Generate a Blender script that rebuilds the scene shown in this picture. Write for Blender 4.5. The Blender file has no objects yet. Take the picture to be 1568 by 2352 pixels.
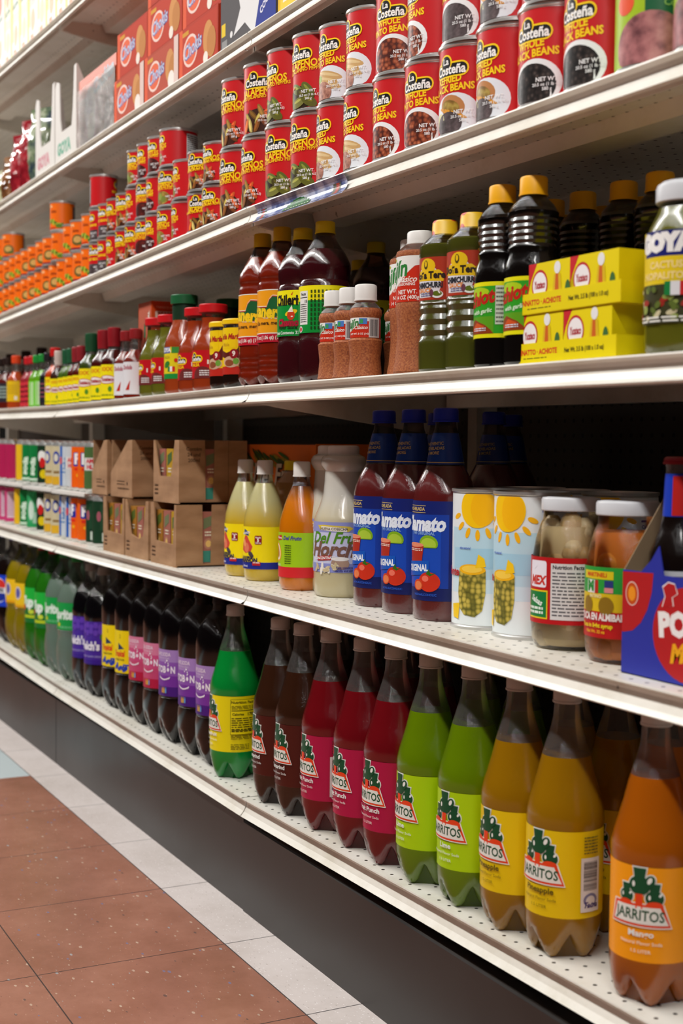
import bpy, bmesh, math, random
from mathutils import Vector, Matrix
random.seed(7)
S = bpy.context.scene
COL = S.collection
sin, cos, pi = math.sin, math.cos, math.pi

# ------------------------------------------------------------------ camera
YAW, PITCH, ROLL, FPX, CD, CH = .473, .047, .0105, 3130., .91, .80
r0 = Vector((sin(YAW), cos(YAW), 0)); f0 = Vector((-cos(YAW), sin(YAW), 0)); up = Vector((0, 0, 1))
Fw = f0*cos(PITCH) - up*sin(PITCH); Dn = -up*cos(PITCH) - f0*sin(PITCH)
cx_ = r0*cos(ROLL) - Dn*sin(ROLL); cy_ = -(r0*sin(ROLL) + Dn*cos(ROLL)); cz_ = -Fw
cam_d = bpy.data.cameras.new('camera'); cam = bpy.data.objects.new('camera', cam_d); COL.objects.link(cam)
M4 = Matrix.Identity(4)
for i in range(3):
    M4[i][0], M4[i][1], M4[i][2] = cx_[i], cy_[i], cz_[i]
M4[1][3] = -CD; M4[2][3] = CH
cam.matrix_world = M4
cam_d.sensor_fit = 'VERTICAL'; cam_d.sensor_height = 36; cam_d.lens = FPX/2352*36
cam_d.dof.use_dof = True; cam_d.dof.focus_distance = 2.0; cam_d.dof.aperture_fstop = 5.2
cam_d.clip_start = .05
S.camera = cam

# ------------------------------------------------------------------ light
S.view_settings.view_transform = 'Standard'; S.view_settings.look = 'None'
S.view_settings.exposure = -0.32; S.view_settings.gamma = 1
S.cycles.transparent_max_bounces = 32; S.cycles.max_bounces = 8
w = bpy.data.worlds.new('world'); S.world = w; w.use_nodes = True
w.node_tree.nodes['Background'].inputs[0].default_value = (1, .93, .84, 1)
w.node_tree.nodes['Background'].inputs[1].default_value = .012
def area(name, loc, sx, sy, power, col, rot=(0, 0, 0)):
    l = bpy.data.lights.new(name, 'AREA'); l.shape = 'RECTANGLE'; l.size = sx; l.size_y = sy
    l.energy = power; l.color = col
    o = bpy.data.objects.new(name, l); o.location = loc; o.rotation_euler = rot; COL.objects.link(o); return o
for i in range(5):      # rows of ceiling fluorescents above the aisle
    area('fluorescent_light', (1.6-2.6*i, -1.50, 3.15), 2.3, .16, 94, (1, .985, .955))
    area('fluorescent_light', (1.6-2.6*i, -3.6, 3.15), 2.3, .16, 5, (1, .985, .955))

# ------------------------------------------------------------------ placement
def proj(X, Y, Z):
    v = Vector((X, Y+CD, Z-CH)); d = v.dot(Fw)
    return 784+FPX*v.dot(cx_)/d, 1176-FPX*v.dot(cy_)/d, d
def solveX(px, Y, Z, r=0):
    lo, hi = -9., -.3
    for _ in range(44):
        m = (lo+hi)/2; u, _v, d = proj(m, Y, Z); u -= r*FPX/d*1.02
        if u > px: hi = m
        else: lo = m
    return (lo+hi)/2
def aim(X, Y, t):       # turn about z that shows the label centre at t of the radius (-1 left .. 1 right) from the aisle spot
    return math.atan2(-X, CD+Y) + math.asin(max(-1, min(1, t)))
POST = [-5.77, -4.56, -3.345, -2.14, -.925]
HT = {'A': [.24, .229, .207, .197, .218], '5': [.58, .573, .563, .561, .560], '4': [.91, .905, .898, .904, .898],
      '3': [1.14, 1.160, 1.182, 1.203, 1.193], '2': [1.487, 1.487, 1.491, 1.494, 1.49], '1': [1.90, 1.885, 1.845, 1.815, 1.80]}
def sh(k, X):
    h = HT[k]
    for i in range(4):
        if X <= POST[i+1] or i == 3:
            t = (X-POST[i])/(POST[i+1]-POST[i]); return h[i]+(h[i+1]-h[i])*t

# ------------------------------------------------------------------ materials
def lin(h):
    h = h.lstrip('#'); c = [int(h[i:i+2], 16)/255 for i in (0, 2, 4)]
    return tuple([(x/12.92 if x <= .04045 else ((x+.055)/1.055)**2.4) for x in c]+[1])
MC = {}
def newmat(name):
    m = bpy.data.materials.new(name); m.use_nodes = True
    return m, m.node_tree, m.node_tree.nodes['Principled BSDF']
def mat(col, rough=.38, metal=0, coat=0, name=None, spec=.38):
    k = (col, rough, metal, coat)
    if k in MC: return MC[k]
    m, t, b = newmat(name or 'paint_'+col.strip('#'))
    b.inputs['Base Color'].default_value = lin(col); b.inputs['Roughness'].default_value = rough
    b.inputs['Metallic'].default_value = metal; b.inputs['Coat Weight'].default_value = coat
    b.inputs['Coat Roughness'].default_value = .05; b.inputs['Specular IOR Level'].default_value = spec
    MC[k] = m; return m
def nd(t, typ, **kw):
    n = t.nodes.new(typ)
    for k, v in kw.items():
        if k in n.inputs: n.inputs[k].default_value = v
        else: setattr(n, k, v)
    return n
def ramp(t, stops, fac, interp='LINEAR'):
    r = t.nodes.new('ShaderNodeValToRGB'); e = r.color_ramp.elements; r.color_ramp.interpolation = interp
    while len(e) < len(stops): e.new(.5)
    for i, (p, c) in enumerate(stops): e[i].position = p; e[i].color = lin(c)
    t.links.new(fac, r.inputs[0]); return r.outputs[0]
def speckle(name, stops, scale, rough=.5, kind='voronoi', stretch=(1, 1, 1), rnd=1.):
    if name in MC: return MC[name]
    m, t, b = newmat(name); tc = nd(t, 'ShaderNodeTexCoord'); mp = nd(t, 'ShaderNodeMapping'); mp.inputs['Scale'].default_value = stretch
    t.links.new(tc.outputs['Object'], mp.inputs[0])
    if kind == 'voronoi':
        v = nd(t, 'ShaderNodeTexVoronoi', Scale=scale, Randomness=rnd); out = v.outputs['Distance']
    elif kind == 'cell':
        v = nd(t, 'ShaderNodeTexVoronoi', Scale=scale); sx = nd(t, 'ShaderNodeSeparateColor'); t.links.new(v.outputs['Color'], sx.inputs[0]); out = sx.outputs[0]
    else:
        v = nd(t, 'ShaderNodeTexNoise', Scale=scale, Detail=6.); out = v.outputs['Fac']
    t.links.new(mp.outputs[0], v.inputs['Vector'])
    t.links.new(ramp(t, stops, out), b.inputs['Base Color']); b.inputs['Roughness'].default_value = rough
    MC[name] = m; return m
def pet(name, tint, gloss=1., rough=.04, murk=0., murkc='#888888'):
    if name in MC: return MC[name]
    m = bpy.data.materials.new(name); m.use_nodes = True; t = m.node_tree; t.nodes.clear()
    o = nd(t, 'ShaderNodeOutputMaterial'); tr = nd(t, 'ShaderNodeBsdfTransparent', Color=lin(tint)); gl = nd(t, 'ShaderNodeBsdfGlossy', Roughness=rough)
    gl.inputs['Color'].default_value = (gloss, gloss, gloss, 1)
    fr = nd(t, 'ShaderNodeFresnel', IOR=1.5); mx = nd(t, 'ShaderNodeMixShader')
    nz = nd(t, 'ShaderNodeTexNoise', Scale=90., Detail=1.); bp = nd(t, 'ShaderNodeBump', Strength=.3, Distance=.002); t.links.new(nz.outputs[0], bp.inputs['Height'])
    t.links.new(bp.outputs[0], gl.inputs['Normal'])
    base = tr.outputs[0]
    if murk:
        df = nd(t, 'ShaderNodeBsdfDiffuse', Color=lin(murkc)); m2 = nd(t, 'ShaderNodeMixShader', Fac=murk)
        t.links.new(tr.outputs[0], m2.inputs[1]); t.links.new(df.outputs[0], m2.inputs[2]); base = m2.outputs[0]
    t.links.new(fr.outputs[0], mx.inputs[0]); t.links.new(base, mx.inputs[1]); t.links.new(gl.outputs[0], mx.inputs[2]); t.links.new(mx.outputs[0], o.inputs[0])
    MC[name] = m; return m
def liquid(name, col, tl=.35, cw=1.):
    if name in MC: return MC[name]
    m, t, b = newmat(name); out = [n for n in t.nodes if n.type == 'OUTPUT_MATERIAL'][0]
    b.inputs['Base Color'].default_value = lin(col); b.inputs['Roughness'].default_value = .12
    b.inputs['Coat Weight'].default_value = cw if tl > .1 else .45; b.inputs['Coat Roughness'].default_value = .03
    nz = nd(t, 'ShaderNodeTexNoise', Scale=110., Detail=1.); bp = nd(t, 'ShaderNodeBump', Strength=.16, Distance=.002)
    t.links.new(nz.outputs[0], bp.inputs['Height']); t.links.new(bp.outputs[0], b.inputs['Coat Normal'])
    ts = nd(t, 'ShaderNodeBsdfTranslucent', Color=lin(col)); mx = nd(t, 'ShaderNodeMixShader', Fac=tl)
    t.links.new(b.outputs[0], mx.inputs[1]); t.links.new(ts.outputs[0], mx.inputs[2]); t.links.new(mx.outputs[0], out.inputs[0])
    MC[name] = m; return m
def hexmul(h, k):
    h = h.lstrip('#'); return '#'+''.join('%02x' % max(0, min(255, int(int(h[i:i+2], 16)*k))) for i in (0, 2, 4))

TIN = mat('#d2d2cf', .3, .75, name='tinned_steel')
PETC = pet('clear_bottle_plastic', '#eeeeec', murk=.06, murkc='#b4b2ae')
GLASSC = pet('clear_glass', '#fbfcfa', rough=.02)
WHITE = mat('#e6e4e0'); BLACK = mat('#15120f')

# shelf steel: cream enamel with scuffs; deck has round perforations
def shelfmat(holes):
    m, t, b = newmat('cream_shelf_enamel' + ('_perforated' if holes else '')); tc = nd(t, 'ShaderNodeTexCoord')
    nz = nd(t, 'ShaderNodeTexNoise', Scale=7., Detail=8., Roughness=.7); t.links.new(tc.outputs['Object'], nz.inputs['Vector'])
    c = ramp(t, [(.3, '#cdc7b8'), (.5, '#dedad0'), (.75, '#e4e1d9')], nz.outputs[0])
    n2 = nd(t, 'ShaderNodeTexNoise', Scale=38., Detail=3.); t.links.new(tc.outputs['Object'], n2.inputs['Vector'])
    sc = ramp(t, [(.0, '#ffffff'), (.735, '#ffffff'), (.77, '#5a4a38')], n2.outputs[0])
    mx = nd(t, 'ShaderNodeMix', data_type='RGBA', blend_type='MULTIPLY'); mx.inputs[0].default_value = .75
    t.links.new(c, mx.inputs[6]); t.links.new(sc, mx.inputs[7]); col = mx.outputs[2]
    if holes:
        mp = nd(t, 'ShaderNodeMapping'); mp.inputs['Scale'].default_value = (39.4, 39.4, 0); t.links.new(tc.outputs['Object'], mp.inputs[0])
        fr = nd(t, 'ShaderNodeVectorMath', operation='FRACTION'); t.links.new(mp.outputs[0], fr.inputs[0])
        sb = nd(t, 'ShaderNodeVectorMath', operation='DISTANCE'); sb.inputs[1].default_value = (.5, .5, 0); t.links.new(fr.outputs[0], sb.inputs[0])
        lt = nd(t, 'ShaderNodeMath', operation='LESS_THAN'); lt.inputs[1].default_value = .10; t.links.new(sb.outputs['Value'], lt.inputs[0])
        m3 = nd(t, 'ShaderNodeMix', data_type='RGBA'); t.links.new(lt.outputs[0], m3.inputs[0]); t.links.new(col, m3.inputs[6]); m3.inputs[7].default_value = lin('#1a140f'); col = m3.outputs[2]
    t.links.new(col, b.inputs['Base Color']); b.inputs['Roughness'].default_value = .33
    return m
ENAM, DECK = shelfmat(False), shelfmat(True)
def kickmat():
    m, t, b = newmat('dark_kick_enamel'); tc = nd(t, 'ShaderNodeTexCoord')
    nz = nd(t, 'ShaderNodeTexNoise', Scale=4., Detail=7.); t.links.new(tc.outputs['Object'], nz.inputs['Vector'])
    t.links.new(ramp(t, [(.35, '#1c1816'), (.65, '#2a2522')], nz.outputs[0]), b.inputs['Base Color'])
    mr = nd(t, 'ShaderNodeMapRange'); mr.inputs[3].default_value = .28; mr.inputs[4].default_value = .5; t.links.new(nz.outputs[0], mr.inputs[0]); t.links.new(mr.outputs[0], b.inputs['Roughness'])
    return m
KICK = kickmat()
def pegmat():
    m, t, b = newmat('perforated_back_panel'); tc = nd(t, 'ShaderNodeTexCoord'); mp = nd(t, 'ShaderNodeMapping'); mp.inputs['Scale'].default_value = (39.4, 0, 39.4)
    t.links.new(tc.outputs['Object'], mp.inputs[0]); fr = nd(t, 'ShaderNodeVectorMath', operation='FRACTION'); t.links.new(mp.outputs[0], fr.inputs[0])
    sb = nd(t, 'ShaderNodeVectorMath', operation='DISTANCE'); sb.inputs[1].default_value = (.5, 0, .5); t.links.new(fr.outputs[0], sb.inputs[0])
    t.links.new(ramp(t, [(.0, '#060504'), (.13, '#060504'), (.16, '#3a332b')], sb.outputs['Value']), b.inputs['Base Color']); b.inputs['Roughness'].default_value = .6
    return m
PEG = pegmat()
def floormat():
    m, t, b = newmat('vinyl_floor_tiles'); tc = nd(t, 'ShaderNodeTexCoord'); P = tc.outputs['Object']
    sp = nd(t, 'ShaderNodeSeparateXYZ'); t.links.new(P, sp.inputs[0])
    def math2(op, a, v, clamp=False):
        n = nd(t, 'ShaderNodeMath', operation=op)
        if isinstance(a, float): n.inputs[0].default_value = a
        else: t.links.new(a, n.inputs[0])
        if isinstance(v, float): n.inputs[1].default_value = v
        else: t.links.new(v, n.inputs[1])
        return n.outputs[0]
    def speck(sc, thr, st):
        mp = nd(t, 'ShaderNodeMapping'); mp.inputs['Scale'].default_value = st; mp.inputs['Rotation'].default_value = (0, 0, .5); t.links.new(P, mp.inputs[0])
        v = nd(t, 'ShaderNodeTexVoronoi', Scale=sc); t.links.new(mp.outputs[0], v.inputs['Vector'])
        n = nd(t, 'ShaderNodeTexNoise', Scale=sc*1.5, Detail=2.); t.links.new(mp.outputs[0], n.inputs['Vector'])
        d = math2('ADD', v.outputs['Distance'], math2('MULTIPLY', n.outputs[0], .25))
        return math2('LESS_THAN', d, thr), v.outputs['Color']
    nz = nd(t, 'ShaderNodeTexNoise', Scale=5., Detail=9., Roughness=.75); t.links.new(P, nz.inputs['Vector'])
    brown = ramp(t, [(.3, '#855743'), (.5, '#966552'), (.7, '#a67461')], nz.outputs[0])
    pale = ramp(t, [(.3, '#c3b8b2'), (.6, '#d6ccc8')], nz.outputs[0])
    def mixc(f, a, c):
        mx = nd(t, 'ShaderNodeMix', data_type='RGBA')
        if isinstance(f, float): mx.inputs[0].default_value = f
        else: t.links.new(f, mx.inputs[0])
        for i, q in ((6, a), (7, c)):
            if isinstance(q, str): mx.inputs[i].default_value = lin(q)
            else: t.links.new(q, mx.inputs[i])
        return mx.outputs[2]
    s1, c1 = speck(30., .25, (1, 2.2, 1)); s2, c2 = speck(60., .24, (1, 2.6, 1)); s3, c3 = speck(95., .30, (1, 2, 1))
    rv = nd(t, 'ShaderNodeSeparateColor'); t.links.new(c1, rv.inputs[0]); fc = ramp(t, [(.25, '#bda28e'), (.5, '#77708a'), (.75, '#9c9a9c'), (.9, '#6a5048')], rv.outputs[0], 'CONSTANT')
    brown = mixc(s1, brown, fc); rv2 = nd(t, 'ShaderNodeSeparateColor'); t.links.new(c2, rv2.inputs[0])
    brown = mixc(s2, brown, ramp(t, [(.3, '#b28a76'), (.6, '#7c5648'), (.8, '#a3928a')], rv2.outputs[0], 'CONSTANT'))
    pale = mixc(s2, pale, '#b3a7a2'); pale = mixc(s3, pale, '#e4dcda'); blue = mixc(s2, '#b9c4c6', '#9fb0b4')
    inb = math2('MULTIPLY', math2('LESS_THAN', sp.outputs[1], -.087), math2('GREATER_THAN', sp.outputs[0], -3.245))
    inl = math2('MULTIPLY', math2('LESS_THAN', sp.outputs[1], -.087), math2('MULTIPLY', math2('LESS_THAN', sp.outputs[0], -3.245), math2('GREATER_THAN', sp.outputs[0], -3.855)))
    inb = math2('MULTIPLY', math2('LESS_THAN', sp.outputs[1], -.087), math2('MAXIMUM', math2('GREATER_THAN', sp.outputs[0], -3.245), math2('LESS_THAN', sp.outputs[0], -3.855)))
    col = mixc(inb, pale, brown); col = mixc(inl, col, blue)
    def seam(a, off):
        q = math2('ABSOLUTE', math2('SUBTRACT', math2('FRACT', math2('DIVIDE', math2('ADD', a, off+50*.3048), .3048), 0.), .5), 0.)
        return math2('GREATER_THAN', q, .4965)
    sm = math2('MAXIMUM', seam(sp.outputs[0], 2.005), seam(sp.outputs[1], .087))
    fade = nd(t, 'ShaderNodeMath', operation='MULTIPLY'); t.links.new(sm, fade.inputs[0]); fade.inputs[1].default_value = .9
    col = mixc(fade.outputs[0], col, '#2b2a2c')
    t.links.new(col, b.inputs['Base Color']); b.inputs['Roughness'].default_value = .32
    return m

# ------------------------------------------------------------------ mesh tools
class MB:
    def __init__(s): s.v = []; s.f = []; s.m = []; s.mats = []
    def mi(s, m):
        if m not in s.mats: s.mats.append(m)
        return s.mats.index(m)
    def add(s, vs, fs, m):
        o = len(s.v); s.v += [tuple(v) for v in vs]; k = s.mi(m)
        for f in fs: s.f.append([o+i for i in f]); s.m.append(k)
    def box(s, a, b, m):
        x0, y0, z0 = a; x1, y1, z1 = b
        s.add([(x0,y0,z0),(x1,y0,z0),(x1,y1,z0),(x0,y1,z0),(x0,y0,z1),(x1,y0,z1),(x1,y1,z1),(x0,y1,z1)],
              [(3,2,1,0),(4,5,6,7),(0,1,5,4),(1,2,6,5),(2,3,7,6),(3,0,4,7)], m); return s
    def lathe(s, prof, m, seg=32, petal=None, sq=0, ex=1., ey=1., nubs=0):
        vs = []
        for z, r in prof:
            for i in range(seg):
                a = 2*pi*i/seg; rr = r; zz = z
                if petal and z < petal:
                    lob = abs(cos(2.5*a)); k = 1-z/petal
                    zz = z + (1-lob)*petal*.8*k; rr = r*(1-.10*k*(1-lob))
                if sq:
                    n = 2+sq; rr = r/((abs(cos(a))**n+abs(sin(a))**n)**(1/n))
                if nubs: rr *= 1+nubs*(1 if i % 2 else 0)
                vs.append((rr*cos(a)*ex, rr*sin(a)*ey, zz))
        fs = []
        for j in range(len(prof)-1):
            for i in range(seg):
                fs.append((j*seg+i, j*seg+(i+1) % seg, (j+1)*seg+(i+1) % seg, (j+1)*seg+i))
        fs.append(tuple(range(seg))[::-1]); fs.append(tuple(range((len(prof)-1)*seg, len(prof)*seg)))
        s.add(vs, fs, m); return s
    def extrude(s, poly, xa, xb, za, zb, m):      # (y,z) outline along x
        n = len(poly); s.add([(xa, y, z+za) for y, z in poly]+[(xb, y, z+zb) for y, z in poly],
            [(i, (i+1) % n, n+(i+1) % n, n+i) for i in range(n)]+[tuple(range(n))[::-1], tuple(range(n, 2*n))], m); return s
    def plate(s, poly, y, th, m, axis='y'):       # flat outline (u,v) given thickness
        n = len(poly)
        f = (lambda u, v, q: (u, q, v)) if axis == 'y' else (lambda u, v, q: (q, u, v))
        bm = bmesh.new(); vv = [bm.verts.new(f(u, v, y)) for u, v in poly]; fc = bm.faces.new(vv)
        r = bmesh.ops.extrude_face_region(bm, geom=[fc]); d = f(0, 0, th)
        bmesh.ops.translate(bm, vec=d, verts=[q for q in r['geom'] if isinstance(q, bmesh.types.BMVert)])
        bmesh.ops.triangulate(bm, faces=bm.faces[:]); bm.verts.index_update()
        s.add([q.co[:] for q in bm.verts], [[q.index for q in g.verts] for g in bm.faces], m); bm.free(); return s
    def mesh(s, name, smooth=True):
        me = bpy.data.meshes.new(name); me.from_pydata(s.v, [], s.f)
        for m in s.mats: me.materials.append(m)
        me.polygons.foreach_set('material_index', s.m)
        me.update()
        if smooth: me.shade_smooth(); me.set_sharp_from_angle(angle=.6)
        return me
TX = {}
def textmesh(body, size, bold, shear, align):
    k = (body, round(size, 5), bold, shear, align)
    if k in TX: return TX[k]
    c = bpy.data.curves.new('t', 'FONT'); c.body = body; c.size = size; c.offset = bold*size; c.shear = shear
    c.align_x = align; c.align_y = 'CENTER'; c.resolution_u = 2; c.fill_mode = 'FRONT'
    o = bpy.data.objects.new('t', c); COL.objects.link(o); dg = bpy.context.evaluated_depsgraph_get()
    me = bpy.data.meshes.new_from_object(o.evaluated_get(dg))
    r = ([v.co.copy() for v in me.vertices], [list(p.vertices) for p in me.polygons])
    bpy.data.objects.remove(o); bpy.data.curves.remove(c); bpy.data.meshes.remove(me); TX[k] = r; return r
class Art(MB):
    """printed layers in label coordinates (u across, v up, metres), laid on a cylinder or a flat face"""
    def __init__(s, R=None, fn=None, step=.006):
        super().__init__(); s.R = R; s.k = 0; s.step = step; s.rough = .38
        s.fn = fn or (lambda u, v, o: ((R+o)*sin(u/R), -(R+o)*cos(u/R), v))
    def layer(s, vs, fs, m):
        if isinstance(m, str): m = mat(m, s.rough)
        s.k += 1; off = 1e-4+s.k*6e-5
        if s.R:
            bm = bmesh.new(); bv = [bm.verts.new((x, y, 0)) for x, y in vs]
            for f in fs:
                try: bm.faces.new([bv[i] for i in f])
                except Exception: pass
            u0 = min(x for x, y in vs); u1 = max(x for x, y in vs); q = math.ceil(u0/s.step)*s.step
            while q < u1:
                bmesh.ops.bisect_plane(bm, geom=bm.verts[:]+bm.edges[:]+bm.faces[:], plane_co=(q, 0, 0), plane_no=(1, 0, 0)); q += s.step
            bm.verts.index_update(); vs = [(v.co.x, v.co.y) for v in bm.verts]; fs = [[v.index for v in f.verts] for f in bm.faces]; bm.free()
        s.add([s.fn(x, y, off) for x, y in vs], fs, m); return s
    def rect(s, u0, v0, u1, v1, m): return s.layer([(u0, v0), (u1, v0), (u1, v1), (u0, v1)], [(0, 1, 2, 3)], m)
    def wrap(s, v0, v1, m):
        h = pi*s.R*.9999; return s.rect(-h, v0, h, v1, m)
    def poly(s, pts, m): return s.layer(pts, [tuple(range(len(pts)))], m)
    def ell(s, u, v, a, b, m, n=20, rot=0, lim=None):
        pts = [(u+a*cos(q)*cos(rot)-b*sin(q)*sin(rot), v+a*cos(q)*sin(rot)+b*sin(q)*cos(rot)) for q in [2*pi*i/n for i in range(n)]]
        if lim: pts = [(x, max(lim[0], min(lim[1], y))) for x, y in pts]
        return s.poly(pts, m)
    def rrect(s, u0, v0, u1, v1, r, m):
        p = []
        for cxx, cyy, a0 in ((u1-r, v1-r, 0), (u0+r, v1-r, 1), (u0+r, v0+r, 2), (u1-r, v0+r, 3)):
            for i in range(5):
                a = (a0+i/4)*pi/2; p.append((cxx+r*cos(a), cyy+r*sin(a)))
        return s.poly(p, m)
    def text(s, b, u, v, size, m, bold=.02, shear=0, sx=1., rot=0, align='CENTER'):
        vs, fs = textmesh(b, size, bold, shear, align); c_, s_ = cos(rot), sin(rot)
        return s.layer([(u+x.x*sx*c_-x.y*s_, v+x.x*sx*s_+x.y*c_) for x in vs], fs, m)
    def lines(s, u0, v0, u1, v1, n, m, fill=.4, seed=1):        # small print as rows of broken bars
        rr = random.Random(seed); h = (v1-v0)/n; vs = []; fs = []
        for i in range(n):
            x = u0; y = v1-(i+.5)*h
            while x < u1:
                wd = min(rr.uniform(.08, .3)*(u1-u0), u1-x); k = len(vs); vs += [(x, y-h*fill/2), (x+wd, y-h*fill/2), (x+wd, y+h*fill/2), (x, y+h*fill/2)]; fs.append((k, k+1, k+2, k+3)); x += wd+(u1-u0)*.04
        return s.layer(vs, fs, m)
    def bars(s, u0, v0, u1, v1, n, m, vert=True, seed=3):       # barcode
        rr = random.Random(seed); vs = []; fs = []
        for i in range(n):
            a = (i+.5)/n; wd = rr.uniform(.25, .8)/n/2
            k = len(vs)
            if vert: x0, x1 = u0+(u1-u0)*(a-wd), u0+(u1-u0)*(a+wd); vs += [(x0, v0), (x1, v0), (x1, v1), (x0, v1)]
            else: y0, y1 = v0+(v1-v0)*(a-wd), v0+(v1-v0)*(a+wd); vs += [(u0, y0), (u1, y0), (u1, y1), (u0, y1)]
            fs.append((k, k+1, k+2, k+3))
        return s.layer(vs, fs, m)
REG = []
def link(name, me, parent=None):
    o = bpy.data.objects.new(name, me); COL.objects.link(o)
    if parent: o.parent = parent
    return o
def thing(name, parts, X, Y, Z, rot=0, desc='', cat='', series=None, tilt=None, sc=None):
    e = bpy.data.objects.new(name, None); COL.objects.link(e); e.empty_display_size = .02
    e.location = (X, Y, Z); e.rotation_euler = (tilt[0], tilt[1], rot) if tilt else (0, 0, rot)
    if sc: e.scale = (sc[0], sc[0], sc[1])
    for p in parts:
        o = link(p[0], p[1], e)
        if len(p) > 2:
            for q in p[2]: link(q[0], q[1], o)
    REG.append((e, desc, series)); e['category'] = cat; return e
def struct(name, me):
    o = link(name, me); o['kind'] = 'structure'; return o

# ------------------------------------------------------------------ structure: floor, shelving
def build_setting():
    b = MB(); b.box((-9, -4.5, -.03), (1.5, .6, 0), floormat()); struct('floor', b.mesh('floor', False))
    b = MB(); b.box((-9, -4.5, 3.3), (1.5, .6, 3.33), mat('#8f8b84', .8)); struct('ceiling', b.mesh('ceiling', False))
    NT = ['bottom shelf', 'second shelf', 'third shelf', 'fourth shelf', 'fifth shelf', 'topmost shelf']
    BAY = ['far out-of-focus bay at left', 'bay left of the first joint', 'bay between the two shelf joints', 'nearest bay at right']
    for i in range(4):
        xa, xb = POST[i]+.002, POST[i+1]-.002
        for lv, k in enumerate('A54321'):
            za, zb = HT[k][i], HT[k][i+1]; dep = .50 if k == 'A' else .42
            lipb = .031 if k == 'A' else .0290
            d = MB(); d.extrude([(.0, 0), (dep, 0), (dep, -.0018), (.0, -.0018)], xa, xb, za, zb, DECK)
            l = MB(); t = .0014
            o = [(-.0012, 0), (-.0018, -.002), (.0052, -.0055), (.0068, -.010), (.0060, -.0165), (.0022, -.024), (-.0035, -.0305), (-.0060, -lipb+.0005)]
            inn = [(-.0035, -lipb-.001), (.0000, -.0300), (.0042, -.0245), (.0082, -.0165), (.0090, -.0095), (.0078, -.0045), (.0060, -.0019), (.003, -.0002)]
            l.extrude(o+inn, xa, xb, za, zb, ENAM)
            u = MB()
            if k != 'A':
                u.extrude([(.010, -.002), (.012, -.030), (.014, -.030), (.016, -.0035), (.085, -.0035), (.085, -.002)], xa, xb, za, zb, ENAM)
                u.extrude([(.115, -.0018), (.122, -.021), (.175, -.021), (.182, -.0018), (.179, -.0018), (.173, -.019), (.124, -.019), (.118, -.0018)], xa+.012, xb-.012, za, zb, ENAM)
                u.extrude([(.39, -.0018), (.39, -.03), (.42, -.03), (.42, -.0018)], xa+.012, xb-.012, za, zb, ENAM)
                for xx, zz, sg in ((xa, za, 1), (xb, zb, -1)):
                    vs = [(xx+.002*sg*0, .012, zz-.002), (xx, .012, zz-.028), (xx, .06, zz-.036), (xx, dep, zz-.085), (xx, dep, zz-.002)]
                    vs += [(x+.0025*sg, y, z) for x, y, z in vs]
                    u.add(vs, [(0, 1, 2, 3, 4), (9, 8, 7, 6, 5)]+[(j, (j+1) % 5, 5+(j+1) % 5, 5+j) for j in range(5)], ENAM)
            else: u.extrude([(.02, -.0018), (.02, -.03), (.03, -.03), (.03, -.0018)], xa+.004, xb-.004, za, zb, ENAM)
            thing('store_shelf', [('deck', d.mesh('deck', False)), ('price_channel', l.mesh('price_channel', False)), ('underside_bracing', u.mesh('bracing', False))],
                  0, 0, 0, 0, 'cream metal %s with price channel, %s' % (NT[lv], BAY[i]), 'shelf', 'cream store shelves')
        kt = .158 if i == 3 else .166
        kk = MB(); kf = .001 if i == 3 else .003
        kk.extrude([(kf, .0), (kf, kt-.003), (kf+.002, kt), (kf+.030, kt), (kf+.030, kt-.002), (kf+.004, kt-.003), (kf+.003, 0)], xa, xb, 0, 0, KICK)
        thing('kick_plate', [('panel', kk.mesh('panel', False))], 0, 0, 0, 0, 'dark brown metal kick plate under the %s' % BAY[i].replace(' at left', ' on left').replace(' at right', ' on right'), 'kick plate', 'kick plates')
        bb = MB(); bb.box((xa, .50, 0), (xb, .506, 2.25), PEG)
        thing('back_panel', [('pegboard', bb.mesh('pegboard', False))], 0, 0, 0, 0, 'brown perforated back panel behind the %s' % BAY[i], 'back panel', 'perforated back panels')
    for i in range(5):
        x = POST[i]; p = MB(); p.box((x-.015, .455, 0), (x+.015, .499, 2.25), ENAM)
        thing('upright_post', [('slotted_channel', p.mesh('post', False))], 0, 0, 0, 0, 'cream steel upright post behind the shelf joint', 'upright', 'shelving uprights')
build_setting()

# ------------------------------------------------------------------ tin cans
RED, YEL = '#c3141b', '#f7cf12'
BEANS = speckle('pinto_beans_print', [(0., '#c47a55'), (.35, '#9a4a2c'), (.7, '#4a1a10')], 160, .35)
BLKB = speckle('black_beans_print', [(0., '#5b4f4a'), (.4, '#2c2422'), (.8, '#0f0b0b')], 170, .35)
MASH = speckle('refried_paste_print', [(.3, '#7e4a3c'), (.55, '#b07a66'), (.75, '#c99a86')], 160, .4, 'noise')
DARKM = speckle('dark_refried_print', [(.3, '#2e2423'), (.6, '#55484a'), (.8, '#77696a')], 140, .4, 'noise')
SALAD = speckle('pickled_slices_print', [(.2, '#5a3b16'), (.5, '#8a6a2c'), (.8, '#c9b35a')], 90, .35, 'noise')
def logo_costena(a, u, v, k=1.):
    for c, e in ((YEL, .0022), ('#151014', 0)):
        a.rrect(u-.026*k-e, v-.0075*k-e, u+.026*k+e, v+.0075*k+e, .0074*k+e, c)
        a.ell(u-.006*k, v+.009*k, .0085*k+e, .0085*k+e, c)
    a.text('La', u-.006*k, v+.0105*k, .012*k, '#f4f2ee', .02); a.text('Costeña', u, v-.0005, .0165*k, '#f4f2ee', .03, sx=.86)
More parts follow.
